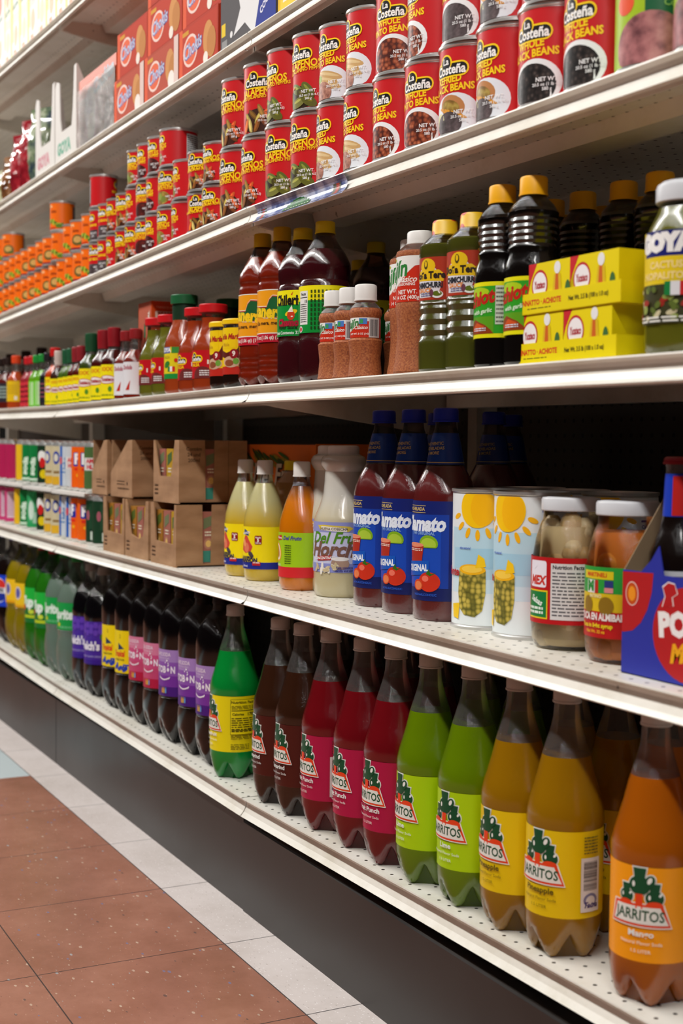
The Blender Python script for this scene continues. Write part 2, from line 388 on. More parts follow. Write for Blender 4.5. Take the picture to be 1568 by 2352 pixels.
def can_art(kind, R, H):
    a = Art(R); b0, b1 = .0055, H-.0055; h = b1-b0
    a.wrap(b0, b1, RED); big = H > .1; k = 1.0 if big else .78
    def plate(m): a.ell(.004, b0+.19*h, .036, .27*h, '#e9ecec', 28, lim=(b0, b1)); a.ell(.002, b0+.17*h, .031, .24*h, m, 28, lim=(b0, b1))
    if kind in ('slice', 'whole'):
        if kind == 'slice':
            a.ell(.002, b0+.16*h, .031*k, .19*h, mat('#3a1c10'), lim=(b0, b1))
            for q, (uu, vv, rt, cc) in enumerate([(-.018, .2, 2.1, '#9a8a3c'), (-.006, .26, 2.4, '#6a4a1c'), (.006, .22, 1.0, '#a89a50'), (.016, .26, .9, '#c8562a'), (-.012, .1, 1.8, '#b5a560'), (.002, .09, 1.2, '#7a4a20'), (.018, .12, 2.4, '#6b3a1c'), (.010, .3, 2.0, '#8a6a30'), (-.022, .1, 1.3, '#c8662a'), (.024, .2, 2.2, '#b0562a')]):
                a.ell(uu*k, b0+vv*h, .014*k, .0045*k, cc, 12, rt, (b0, b1)); a.ell(uu*k-.001, b0+vv*h+.001, .010*k, .0022*k, hexmul(cc, 1.3), 10, rt, (b0, b1))
            t1, t2 = 'SLICED JALAPEÑOS', 'SLICED JALAPEÑO PEPPERS'
        else:
            a.ell(.002, b0+.14*h, .030*k, .17*h, mat('#2a1c0c'), lim=(b0, b1))
            for uu, vv, rt, cc in [(-.020, .14, 2.0, '#545a1a'), (-.004, .27, 2.7, '#6a7030'), (.010, .17, 2.5, '#453f16'), (.020, .24, 2.3, '#5c6226'), (.0, .08, .2, '#757436'), (.022, .09, 2.6, '#5a5a1c')]:
                a.ell(uu*k, b0+vv*h, .016*k, .0078*k, cc, 16, rt, (b0, b1)); a.ell(uu*k-.001, b0+vv*h+.0025*k, .009*k, .0022*k, hexmul(cc, 1.5), 10, rt, (b0, b1))
            a.ell(-.012*k, b0+.3*h, .003, .0025, '#d8682a', 8); t1, t2 = 'WHOLE JALAPEÑOS', 'WHOLE JALAPEÑO PEPPERS'
        a.text(t1.split()[1], .006, b0+.60*h, .0165*k, YEL, .03, sx=.88, rot=.03); a.text(t2, .003, b0+.525*h, .0075*k, YEL, .02, rot=.03)
    elif kind in ('chipotle',):
        a.ell(.004, b0+.18*h, .024, .24*h, speckle('chipotle_print', [(.3, '#2a0e0c'), (.6, '#571c18'), (.8, '#7a3028')], 120, .35, 'noise'), lim=(b0, b1))
        a.text('CHIPOTLES', .0, b0+.56*h, .012, YEL, .03, sx=.85); a.text('CHIPOTLE PEPPERS', .0, b0+.47*h, .006, YEL, .02)
    elif kind == 'nacho':
        a.ell(-.006, b0+.2*h, .022, .2*h, SALAD, lim=(b0, b1)); a.ell(-.01, b0+.24*h, .007, .007, '#8a9a3a', 12); a.ell(.0, b0+.15*h, .007, .006, '#77863a', 12)
        a.text('JALAPEÑOS', .0, b0+.56*h, .012, YEL, .03, sx=.85); a.text('NACHO SLICES', .0, b0+.47*h, .006, YEL, .02)
    elif kind == 'grey':
        a.rect(-.03, b0, .03, b0+.34*h, DARKM); a.text('REFRIED BEANS', 0, b0+.5*h, .008, YEL, .03)
    else:
        w1, w2, w3 = {'refried': ('REFRIED', 'PINTO BEANS', 0), 'pinto': ('WHOLE', 'PINTO BEANS', BEANS), 'rblack': ('REFRIED', 'BLACK BEANS', 0), 'rblack2': ('REFRIED', 'BLACK BEANS', DARKM), 'wblack': ('WHOLE', 'BLACK BEANS', BLKB)}[kind]
        if w3: plate(w3)
        else:
            a.ell(.006, b0+.19*h, .037, .27*h, '#dfe4ea', 28, lim=(b0, b1))
            if kind == 'refried':
                for vv, dx in ((.33, .006), (.27, .0), (.2, .004)):
                    a.ell(dx, b0+vv*h, .026, .006, '#c8a26a', 16, -.25, (b0, b1)); a.ell(dx-.001, b0+vv*h+.0015, .022, .0022, '#dcc08c', 14, -.25, (b0, b1))
                a.ell(-.016, b0+.3*h, .008, .006, '#8fae4a', 10); a.ell(-.006, b0+.09*h, .020, .16*h, MASH, 20, 0, (b0, b1))
            else:
                a.ell(.004, b0+.3*h, .020, .014, '#b87d4a', 18, -.3, (b0, b1)); a.ell(.002, b0+.29*h, .015, .009, SALAD, 14, -.3); a.ell(.004, b0+.22*h, .024, .003, '#d8962a', 14, -.35, (b0, b1))
                a.ell(-.018, b0+.15*h, .010, .010, '#d9d6a0', 10, 0, (b0, b1)); a.ell(-.002, b0+.09*h, .022, .15*h, DARKM, 20, 0, (b0, b1))
        a.text(w1, -.002, b0+.62*h, .0125, YEL, .035, rot=.03, sx=.9); a.text(w2, .0, b0+.515*h, .0125, YEL, .035, rot=.03, sx=.9)
    logo_costena(a, .0, b0+(.74 if big else .76)*h, k)
    a.text('NET WT.', .022*k, b0+.22*h, .0068*k, '#eeeeee', .02); a.text('20.5 oz (1 lb 4.5)' if big else '7 oz', .022*k, b0+.165*h, .0052*k, '#e4e4e4', .02); a.text('580 g', .022*k, b0+.115*h, .0052*k, '#e4e4e4', .02)
    a.rect(.088*k, b0+.12*h, .135*k, b0+.92*h, '#cfcfcf'); a.lines(.090*k, b0+.15*h, .133*k, b0+.89*h, 12, '#26262a')
    return a
def orange_art(R, H, v):
    a = Art(R); b0, b1 = .0055, H-.0055; h = b1-b0; a.wrap(b0, b1, '#ee6b0c')
    a.text('GOYA', -.016, b1-.12*h, .009, '#f4d7a0', .03); a.text('Salsa', .0, b0+.68*h, .010, '#7a1e10', .02, .3)
    if v == 0:
        for q in range(6): a.ell(-.012+.007*q, b0+(.34-.04*q)*h, .008, .004, ('#a8b83a', '#5f7a1c')[q % 2], 10, .8*q)
        a.ell(.018, b0+.12*h, .010, .005, '#5c7d1e', 10); a.rect(-.02, b0+.03*h, .008, b0+.07*h, '#c92a1c')
    else:
        a.ell(.006, b0+.34*h, .017, .013, '#6b5a2a'); a.ell(.006, b0+.36*h, .011, .008, '#c9a25a'); a.ell(.016, b0+.22*h, .006, .004, '#4f6a1c'); a.rect(-.022, b0, .022, b0+.06*h, '#8c1230')
    a.rect(.055, b0+.1*h, .10, b0+.9*h, '#555052'); return a
CAN = {}
def can(kind, R, H):
    k = (kind, R, H)
    if k not in CAN:
        b = MB(); r = R-.0022
        b.lathe([(.002, R-.006), (0, R-.003), (0, R), (.0032, R), (.0048, r), (H-.0048, r), (H-.0032, R), (H, R), (H, R-.0015), (H-.004, R-.0025)], TIN, 36)
        if kind.startswith('orange'): a = orange_art(r+.0001, H, int(kind[-1]))
        elif kind == 'greenpink':
            a = Art(r+.0001); a.wrap(.0055, H-.0055, '#9fbf1e'); a.rect(.0, H*.45, .06, H-.0055, '#0f5a35'); a.ell(.006, .2*H, .042, .3*H, speckle('sliced_meat_print', [(.3, '#5f2f34'), (.55, '#a8696a'), (.8, '#c58d88')], 60, .4, 'noise'), 28, 0, (.0055, H)); a.ell(-.024, .6*H, .012, .012, '#e2522a'); a.text('GOYA', .03, .7*H, .014, '#d8e070', .02); a.text('Corn', .03, .56*H, .010, '#86b45a', .02)
        else: a = can_art(kind, r+.0001, H)
        ld = MB(); ld.lathe([(H-.0042, .001), (H-.0042, R-.012), (H-.0032, R-.010), (H-.0042, R-.008), (H-.0042, R-.0027)], TIN, 30)
        CAN[k] = [('body', b.mesh('can_body')), ('label', a.mesh('can_label')), ('lid', ld.mesh('can_lid'))]
    return CAN[k]
KN = {'slice': 'sliced jalapeño', 'whole': 'whole jalapeño', 'refried': 'refried pinto bean', 'pinto': 'whole pinto bean', 'rblack': 'refried black bean', 'rblack2': 'glossy refried black bean', 'wblack': 'whole black bean',
      'chipotle': 'chipotle pepper', 'nacho': 'nacho jalapeño', 'grey': 'refried bean', 'orange0': 'orange-labelled vegetable', 'orange1': 'orange-labelled salsa', 'greenpink': 'green-labelled'}
LAYN = ['bottom layer', 'second layer', 'third layer', 'fourth layer']
PK = {}
def pack(key, X, R, gap=.0008):        # keep neighbours in a row from running into each other (rows are filled from the right)
    if key in PK: X = min(X, PK[key]-R-gap)
    PK[key] = X-R; return X
def put_can(kind, px, R, H, lay, zoff, t, Y=None, word='tall', series='tall cans on the fourth shelf', behind=False):
    if word == 'small' and px < 350 and kind != 'wide': R = .0325
    Y = (.003+R) if Y is None else Y
    z0 = 1.19+zoff; X = pack(('3', lay, behind), solveX(px, Y, z0+H*.5, R), R); Z = sh('3', X)+zoff+lay*.0004
    col = '' if kind.startswith('orange') or kind == 'greenpink' else 'red '
    d = '%s%s can%s, %s of %s' % (col, KN[kind], ' at back' if behind else '', LAYN[lay], word)
    thing('food_can', can(kind, R, H), X, Y, Z, aim(X, Y, t), d.replace('tall', 'tall cans').replace('small', 'small cans') if word in ('tall', 'small') else d, 'can', series)
# tall cans: left edge in the photo, kind, label turn (each row from the right)
RB, HB, RS, HS = .0490, .121, .0445, .116
TALL = [[('greenpink', 1543, -.7), ('greenpink', 1417, -.3), ('wblack', 1304, -.73), ('wblack', 1197, -.66), ('rblack', 1114, -.85), ('rblack', 1020, -.69), ('pinto', 941, -.68), ('pinto', 866, -.866), ('refried', 801, -.91), ('refried', 741, -.92),
         ('whole', 675, -.81), ('whole', 611, -.72), ('slice', 559, -.91), ('slice', 512, -.84)],
        [('greenpink', 1421, -.3), ('wblack', 1308, -.7), ('wblack', 1203, -.6), ('rblack', 1120, -.8), ('rblack2', 1022, -.75), ('pinto', 950, -.97), ('pinto', 876, -.59), ('refried', 809, -.91), ('refried', 751, -.79),
         ('whole', 685, -.81), ('whole', 621, -.945), ('slice', 563, -.55), ('slice', 518, -.85)]]
for lay, row in enumerate(TALL):
    for k, px, t in row:
        big = k in ('whole', 'slice'); H = HB if big else HS
        put_can(k, px, RB if big else .046 if k == 'greenpink' else RS, H, lay, lay*H, t)
# small cans
RC, HC = .039, .0755
SM = 'small cans on the fourth shelf'
for lay, row in enumerate([
    [(483, 'slice', -.7), (434, 'slice', -.35), (391, 'nacho', -1.0), (358, 'nacho', -.75), (335, 'chipotle', -.85), (309, 'chipotle', -.55), (288, 'slice', -.75), (267, 'slice', -.8), (242, 'nacho', -.9), (223, 'grey', -.85), (203, 'grey', -.7)],
    [(487, 'slice', -.8), (441, 'slice', -.6), (395, 'nacho', -1.0), (360, 'nacho', -.6), (338, 'chipotle', -.9), (312, 'chipotle', -.6), (291, 'nacho', -.95), (269, 'slice', -.7), (246, 'slice', -.85), (226, 'grey', -.8), (204, 'grey', -.9)],
    [(364, 'nacho', -.9), (343, 'chipotle', -.8), (317, 'chipotle', -.85), (292, 'nacho', -.75), (205, 'grey', 1.0)]]):
    for px, k, t in row: put_can(k, px, RC, HC, lay, lay*(HC+.0005), max(-.99, t-.12) if t < .9 else t, word='small', series=SM)
put_can('slice', 461, RC, HC, 2, 2*HC, -.9, Y=.15, word='small', series=SM, behind=True)
put_can('slice', 500, RC, HC, 1, HC, -.9, Y=.15, word='small', series=SM, behind=True)
put_can('slice', 500, RC, HC, 0, 0, -.9, Y=.15, word='small', series=SM, behind=True)
for lay, row in enumerate([[(186, 0), (165, 1), (147, 0), (128, 0), (110, 1), (93, 1), (77, 0), (61, 1), (46, 1), (32, 0), (18, 0), (4, 1), (-9, 0), (-21, 0)],
    [(187, 0), (160, 1), (144, 0), (116, 0), (96, 1), (80, 1), (62, 1), (46, 1), (34, 0), (20, 0), (6, 1), (-8, 0), (-20, 0)], [(113, 0), (4, 1), (-14, 0)]]):
    for px, v in row: put_can('orange%d' % v, px, RC, HC, lay, lay*(HC+.0005), -.75+.1*(v), word='small', series='orange small cans')
for px, k in ((1040, 'rblack'), (940, 'rblack'), (860, 'pinto'), (790, 'refried')):
    put_can(k, px, RS, HS, 0, 0, -.8, Y=.165, word='tall', behind=True)

# ------------------------------------------------------------------ bottles
def cap_mb(z0, z1, r, m, ribs=True):
    b = MB(); b.lathe([(z0, r*1.04), (z0+.002, r*1.04), (z0+.0022, r*.99), (z1-.003, r*.985), (z1-.001, r*.93), (z1, r*.8)], m, 48 if ribs else 28, nubs=.03 if ribs else 0); return b.mesh('cap')
def rings(prof, spans, d=.0015, step=.009):      # add horizontal grooves over z spans
    out = []; P = sorted(prof)
    def R(z):
        for (a, ra), (b, rb) in zip(P, P[1:]):
            if a <= z <= b: return ra+(rb-ra)*(z-a)/(b-a+1e-9)
        return P[-1][1]
    zs = sorted(set([z for z, r in P]+[z0+i*step/4 for z0, z1 in spans for i in range(int((z1-z0)/(step/4))+1)]))
    for z in zs:
        r = R(z)
        for z0, z1 in spans:
            if z0 <= z <= z1: r -= d*(.5-.5*cos(2*pi*(z-z0)/step))
        out.append((z, r))
    return out
def bottle(prof, fill, liq, cap=None, petal=None, shell=None, seg=40, sq=0, ex=1., ey=1., art=None, extra=None, lip=True):
    """filled part, empty neck and shoulder, cap, label"""
    def cut(lo, hi):
        out = []
        for (a, ra), (b, rb) in zip(prof, prof[1:]):
            if a >= lo and a <= hi: out.append((a, ra))
            for q in (lo, hi):
                if a < q < b: out.append((q, ra+(rb-ra)*(q-a)/(b-a)))
        if lo <= prof[-1][0] <= hi: out.append(prof[-1])
        return out
    zt = prof[-1][0]; f = MB(); f.lathe(cut(-1, fill), liq, seg, petal, sq, ex, ey); parts = [('filled_body', f.mesh('filled_body'))]
    if fill < zt-.002:
        n = MB(); n.lathe(cut(fill, zt), shell or PETC, seg, None, sq, ex, ey); n.f = n.f[:-2]; n.m = n.m[:-2]; parts.append(('clear_neck', n.mesh('clear_neck')))
    if cap: parts.append(('cap', cap))
    if art: parts.append(('label', art.mesh('bottle_label')))
    if extra: parts += extra
    return parts

GREEN, ORG = '#0c4a2c', '#e2421a'
def jarritos_logo(a, u, v, k=1.):
    W = '#e9e9e2'
    def jug(cx, cy, s, m, e=0, base=False):
        s *= 1.1
        a.ell(cx, cy, s+e, s*.95+e, m, 18); a.poly([(cx-s*.62-e, cy+s*1.75+e), (cx-s*.45-e, cy+s*.6), (cx+s*.45+e, cy+s*.6), (cx+s*.62+e, cy+s*1.75+e)], m)
        if not e: a.ell(cx-s*.55, cy+.1*s, s*.14, s*.3, W, 8); a.ell(cx+s*.62, cy+.45*s, s*.16, s*.26, W, 8, -.5)
    F = [(-.0285, -.016), (-.024, .002), (.020, .002), (.0285, -.016)]
    def frame(m, g): a.poly([(u+(x+(g if x > 0 else -g))*k, v+(y+(g if y > 0 else -g))*k) for x, y in F], m)
    for e in (.0013, 0):
        m = W if e else GREEN
        jug(u-.014*k, v+.012*k, .0068*k, m, e); jug(u+.015*k, v+.012*k, .0082*k, m, e); jug(u, v+.025*k, .0098*k, m, e)
        a.ell(u+.010*k, v+.030*k, .005*k+e, .007*k+e, m, 12, -.4)
        if not e: a.ell(u+.0100*k, v+.031*k, .0022*k, .004*k, W, 8, -.4)
    frame(W, .0042); frame(ORG, .003)
    a.ell(u-.014*k, v+.004*k, .0072*k, .0045*k, ORG, 12); a.ell(u+.015*k, v+.004*k, .0088*k, .005*k, ORG, 14); a.rect(u-.0035*k, v, u+.0035*k, v+.016*k, ORG)
    frame('#e4e2da', 0.0004); a.text('JARRITOS', u, v-.0075*k, .0158*k, GREEN, .02, sx=.74, rot=-.02)
def jlabel(R, base, flavor, tc='#dfe3e6', nut=False, bar=False, tex=None, k=1.):
    a = Art(R); a.wrap(.052, .155, base)
    if tex: pass
    jarritos_logo(a, 0, .110, k); a.text(flavor, .002, .083, .0095, tc, .03); a.text('Natural Flavor Soda', .002, .073, .0052, tc, .0); a.text('1.5 LITER', .002, .064, .0052, tc, .0)
    if nut:
        u = .070; a.rect(u-.022, .085, u+.022, .150, '#1c1a06'); a.rect(u-.0214, .0856, u+.0214, .1494, base); a.text('Nutrition Facts', u, .1445, .0068, '#14120a', .03)
        a.rect(u-.020, .1285, u+.020, .130, '#14120a'); a.text('Calories', u-.019, .1225, .0058, '#14120a', .03, align='LEFT'); a.text('170', u+.018, .1225, .008, '#14120a', .03, align='RIGHT')
        a.lines(u-.020, .1315, u+.018, .139, 3, '#2a280c'); a.lines(u-.020, .089, u+.020, .117, 7, '#2a280c'); a.rect(u-.020, .0925, u+.020, .0935, '#14120a'); a.lines(u-.021, .076, u+.02, .084, 3, '#2a280c'); a.lines(u-.021, .057, u+.01, .068, 4, '#2a280c')
    if bar:
        u = .060; a.rect(u-.011, .060, u+.013, .124, '#d9d2cd'); a.bars(u-.008, .085, u+.010, .120, 22, '#2a2024', False); a.ell(u+.001, .074, .009, .008, '#7b7796'); a.ell(u+.001, .073, .006, .006, '#d9d2cd'); a.text('Tacna', u+.001, .068, .0095, '#3a2a6a', .03, .3, sx=.8)
        a.lines(u-.008, .128, u+.010, .150, 6, '#4a4420')
    return a
JP = [(0, .030), (.003, .035), (.010, .0385), (.022, .0412), (.040, .043), (.052, .043), (.0525, .0424), (.155, .0424), (.1555, .043), (.163, .0436), (.173, .0430), (.185, .0404), (.198, .0366), (.218, .0312), (.238, .0268), (.252, .0228), (.265, .0190), (.275, .0165), (.283, .0150), (.300, .0140)]
SILV = mat('#cbc7c2', .4, name='silver_cap'); JCAP = cap_mb(.300, .320, .0152, SILV)
FL = {'mango': ('#b8600a', '#f49a06', 'Mango', .246), 'pineapple': ('#a87808', '#e2be04', 'Pineapple', .238), 'lime': ('#6f8f04', '#aace04', 'Lime', .240), 'punch': ('#7c0f18', '#ac1240', 'Fruit Punch', .240),
      'tamarind': ('#3c2012', '#4a160e', 'Tamarind', .240), 'grapefruit': ('#0a9a3c', '#ecd80a', 'Grapefruit', .236)}
JC = {}
def jarritos(fl, nut=False, bar=False):
    key = (fl, nut, bar)
    if key not in JC:
        liq, lab, nm, fill = FL[fl]; R = .0428
        JC[key] = bottle(JP, fill, liquid('liquid_'+fl, liq), JCAP, petal=.036, art=jlabel(R, lab, nm, '#5a4a10' if fl == 'pineapple' else '#e4e8e4', nut, bar), shell=pet('clear_bottle_plastic_haze', '#eeeee8', murk=.07, murkc='#b4b2ae'))
    return JC[key]
DRY = {'mango': 'orange mango', 'pineapple': 'yellow pineapple', 'lime': 'lime green', 'punch': 'red fruit punch', 'tamarind': 'brown tamarind', 'grapefruit': 'green grapefruit'}
JR = [(1399, 'mango', -.3), (1205, 'pineapple', -.66), (1101, 'pineapple', -0.811), (1002, 'lime', -0.769), (908, 'lime', -0.876), (832, 'punch', -0.852), (763, 'punch', -0.899), (690, 'punch', -0.907), (630, 'tamarind', -0.907), (585, 'tamarind', -0.95), (481, 'grapefruit', -.96)]
for px, fl, t in JR:
    Y = .049; X = pack('A', solveX(px, Y, .30, .0452), .0452)
    thing('soda_bottle', jarritos(fl, fl == 'grapefruit', px in (1205, 690)), X, Y, sh('A', X), aim(X, Y, t), '%s soda bottle with jug logo, front row of bottom shelf' % DRY[fl], 'bottle', 'jug-logo soda bottles on the bottom shelf', sc=(1.05, .98))
for px, fl in ((1440, 'mango'), (1330, 'pineapple'), (1232, 'pineapple'), (1120, 'lime'), (1030, 'lime'), (932, 'punch'), (860, 'punch'), (780, 'punch'), (716, 'tamarind'), (660, 'tamarind'), (600, 'tamarind')):
    Y = .155; X = pack('A2', solveX(px, Y, .30, .044), .044)
    thing('soda_bottle', jarritos(fl), X, Y, sh('A', X), aim(X, Y, -.7), '%s soda bottle with jug logo, second row of bottom shelf' % DRY[fl], 'bottle', 'second row of soda bottles on the bottom shelf')

# grape and cola style bottles on the left
TP = [(0, .026), (.004, .032), (.012, .0385), (.026, .0435), (.05, .0470), (.075, .0474), (.088, .0462), (.0885, .0455), (.180, .0455), (.1805, .0462), (.195, .0474), (.218, .0470), (.235, .0440), (.250, .0380), (.262, .0290), (.270, .0210), (.276, .0150), (.288, .0140)]
TPC = cap_mb(.288, .306, .0152, mat('#1b1720', .4)); GCAP = cap_mb(.288, .306, .0152, mat('#9a958f', .4))
def tobon(kind):
    a = Art(.0459)
    if kind == 'yellow':
        a.wrap(.092, .182, '#ecd20a'); a.text('2', .0, .168, .010, '#5a4a10', 0); a.poly([(-.006, .140), (.012, .143), (-.006, .155)], '#2a3a5a')
        a.text('Tropical', -.004, .132, .017, '#d8471a', .05, .15, sx=.6); a.text('Grape Soda', -.002, .120, .006, '#3a3a20', .02)
        for q in range(3): a.ell(-.014+.014*q, .104-.002*q, .008, .004, '#1c3fae', 12, .6); 
        a.text('FS', .012, .104, .016, '#1c3fae', .05, .4); a.text('A', -.012, .106, .018, '#1c3fae', .06, .3)
    else:
        c = ['#d47a9a', '#c84a7c', '#c2446f', '#b4173f'] if kind == 'pink' else ['#a480be', '#8a52ac', '#74309a', '#46187a']
        z = [.092, .110, .131, .157, .182][::-1]
        for q in range(4): a.wrap(z[q+1], z[q], c[q])
        a.text('GRAPE SODA' if kind != 'pink' else 'KOLA SODA', -.006, .171, .010, '#e6d6e4', .02, sx=.8); a.text('NATURALLY FLAVORED', -.006, .164, .004, '#e0cfe0', 0)
        a.text('POSTOBÓN', -.008, .142, .0175, '#eee6f0', .04, sx=.78, rot=.0)
        for q in range(7): a.ell(-.012+.0045*q*1.0, .127-.0035*sin(pi*q/6), .0032, .0014, '#eee6f0', 8, -.9+.3*q)
        for q, (uu, vv) in enumerate(((.006, .156), (.010, .160), (.013, .155))): a.ell(uu, vv, .0014+.0006*(q == 1), .0014+.0006*(q == 1), '#eee6f0', 8)
        for q, cc in enumerate(('#e8a040', '#e0c24a', '#6aa0e0')): a.rect(-.004+.005*q, .098, -.001+.005*q, .106, cc); a.rect(-.0032+.005*q, .106, -.0018+.005*q, .109, cc)
    return bottle(TP, .262, liquid('liquid_dark_'+kind, '#070405', .05), TPC, petal=.045, art=a, shell=pet('clear_dark', '#7a6a6a'))
TB = {k: tobon(k) for k in ('yellow', 'pink', 'purple')}
CN = {'yellow': 'dark soda bottle with yellow label', 'pink': 'dark soda bottle with pink label', 'purple': 'dark grape soda bottle with purple label'}
for px, k, t in ((449, 'purple', -.86), (409, 'purple', -.80), (362, 'purple', -.78), (331, 'pink', -.82), (298, 'pink', -.80), (262, 'yellow', -.75), (234, 'yellow', -.72)):
    Y = .058; X = pack('A', solveX(px, Y, .30, .0474), .0474)
    thing('soda_bottle', TB[k], X, Y, sh('A', X), aim(X, Y, t), CN[k]+' on the bottom shelf', 'bottle', 'dark soda bottles on the bottom shelf', sc=(1, 1.06))
for px in (470, 430, 390, 350, 315, 280, 250):
    Y = .172; X = pack('A2', solveX(px, Y, .30, .0474), .0474)
    thing('soda_bottle', TB['purple'], X, Y, sh('A', X), aim(X, Y, -.8), 'dark purple-label soda bottle, second row of bottom shelf', 'bottle', 'second row of dark soda bottles')
SP = [(0, .028), (.004, .034), (.012, .041), (.026, .047), (.05, .052), (.075, .0535), (.10, .0515), (.112, .0490), (.125, .0500), (.130, .0515), (.1305, .051), (.200, .051), (.2005, .0518), (.215, .0500), (.235, .0430), (.255, .0340), (.272, .0240), (.284, .0160), (.292, .0140), (.300, .0140)]
WP = [(z, min(r, .051) if z > .03 else r) for z, r in TP[:11]]+[(.200, .0460), (.218, .0440), (.232, .0400), (.246, .0320), (.258, .0230), (.268, .0155), (.288, .0140)]
def left_bottle(k):
    cc = lambda c: cap_mb(.300, .318, .0152, mat(c, .4))
    if k == 'welch':
        a = Art(.0459); a.wrap(.070, .182, '#43249a')
        for q in range(14): a.ell(-.035+.012*(q % 7), .172-.014*(q//7)-.004*(q % 2), .0062, .0072, '#5f3ab4', 12)
        a.rect(-.06, .070, .06, .090, '#33158a'); a.text("Welch's", -.012, .122, .027, '#e8e6f4', .05, sx=.8); a.text('SPARKLING GRAPE SODA', -.008, .098, .006, '#b9b0e0', .0)
        a.ell(.030, .145, .006, .008, '#3f6a1c')
        return bottle(WP, .240, liquid('liquid_grape', '#070508', .05), GCAP, petal=.045, art=a, shell=PETC)
    a = Art(.0514)
    if k == 'sprite':
        a.wrap(.132, .200, '#0a9a44'); a.text('Sprite', -.010, .170, .034, '#e2efe4', .05, .15, sx=.78); a.ell(-.022, .145, .006, .005, '#c0c828'); a.lines(-.02, .136, .02, .142, 2, '#8ad0a0')
        return bottle(SP, .245, pet('sprite_water', '#a8b8aa', murk=.40, murkc='#8fa898'), cc('#1c8a3c'), petal=.045, art=a, shell=pet('sprite_clear', '#d6e2d4'))
    if k == '7up':
        a.wrap(.105, .200, '#0b6f2c'); a.wrap(.155, .200, '#16b03a'); a.text('7up', -.016, .160, .040, '#e6efe6', .06, .15, sx=.75); a.ell(-.034, .146, .008, .009, '#d82a1c'); a.rect(-.03, .118, .02, .126, '#b8c81c'); a.ell(.0, .135, .010, .006, '#c8d83a')
        return bottle(SP, .25, liquid('liquid_7up', '#2f8a1a', .5), cc('#b0172a'), petal=.045, art=a, shell=pet('green_clear', '#6ac04a'))
    if k == 'yellow':
        a.wrap(.132, .200, '#f0c21c'); a.ell(-.012, .172, .013, .018, '#c9c6d8'); a.ell(-.012, .172, .010, .014, '#5a5aa4'); a.rect(-.05, .132, .05, .140, '#e0a010')
        return bottle(SP, .25, pet('yellow_soda', '#b8a014', murk=.5, murkc='#a8920c'), cc('#c8c4bc'), petal=.045, art=a, shell=pet('sprite_clear', '#d6e2d4'))
    a.wrap(.108, .200, '#0a3fd0'); a.ell(-.012, .155, .027, .036, '#e0e4ee', 24); a.ell(-.012, .170, .023, .018, '#d8322a', 20); a.ell(-.012, .140, .023, .018, '#0d2f9a', 20); a.rect(-.036, .147, .012, .163, '#e0e4ee'); a.text('PEPSI', -.012, .155, .014, '#10141c', .05)
    return bottle(SP, .245, liquid('liquid_cola', '#140a08', .1), cc('#1730a8'), petal=.045, art=a, shell=PETC)
LBN = {'welch': 'grape soda bottle with purple grape label', 'sprite': 'clear lemon-lime bottle with green label', '7up': 'green soda bottle with red cap', 'yellow': 'yellow soda bottle with yellow label', 'pepsi': 'cola bottle with blue label and cap'}
LB = {k: left_bottle(k) for k in LBN}
for px, k, t in ((192, 'welch', -.66), (165, 'welch', -.72), (129, 'sprite', -.62), (102, 'sprite', -.66), (86, '7up', -.7), (67, '7up', -.66), (41, 'yellow', -.7), (20, 'yellow', -.75), (1, 'pepsi', -.7), (-20, 'pepsi', -.7)):
    R = .0474 if k == 'welch' else .0535; Y = .060; X = pack('A', solveX(px, Y, .30, R), R)
    thing('soda_bottle', LB[k], X, Y, sh('A', X), aim(X, Y, t), LBN[k]+' on the bottom shelf', 'bottle', 'soda bottles at the left of the bottom shelf')

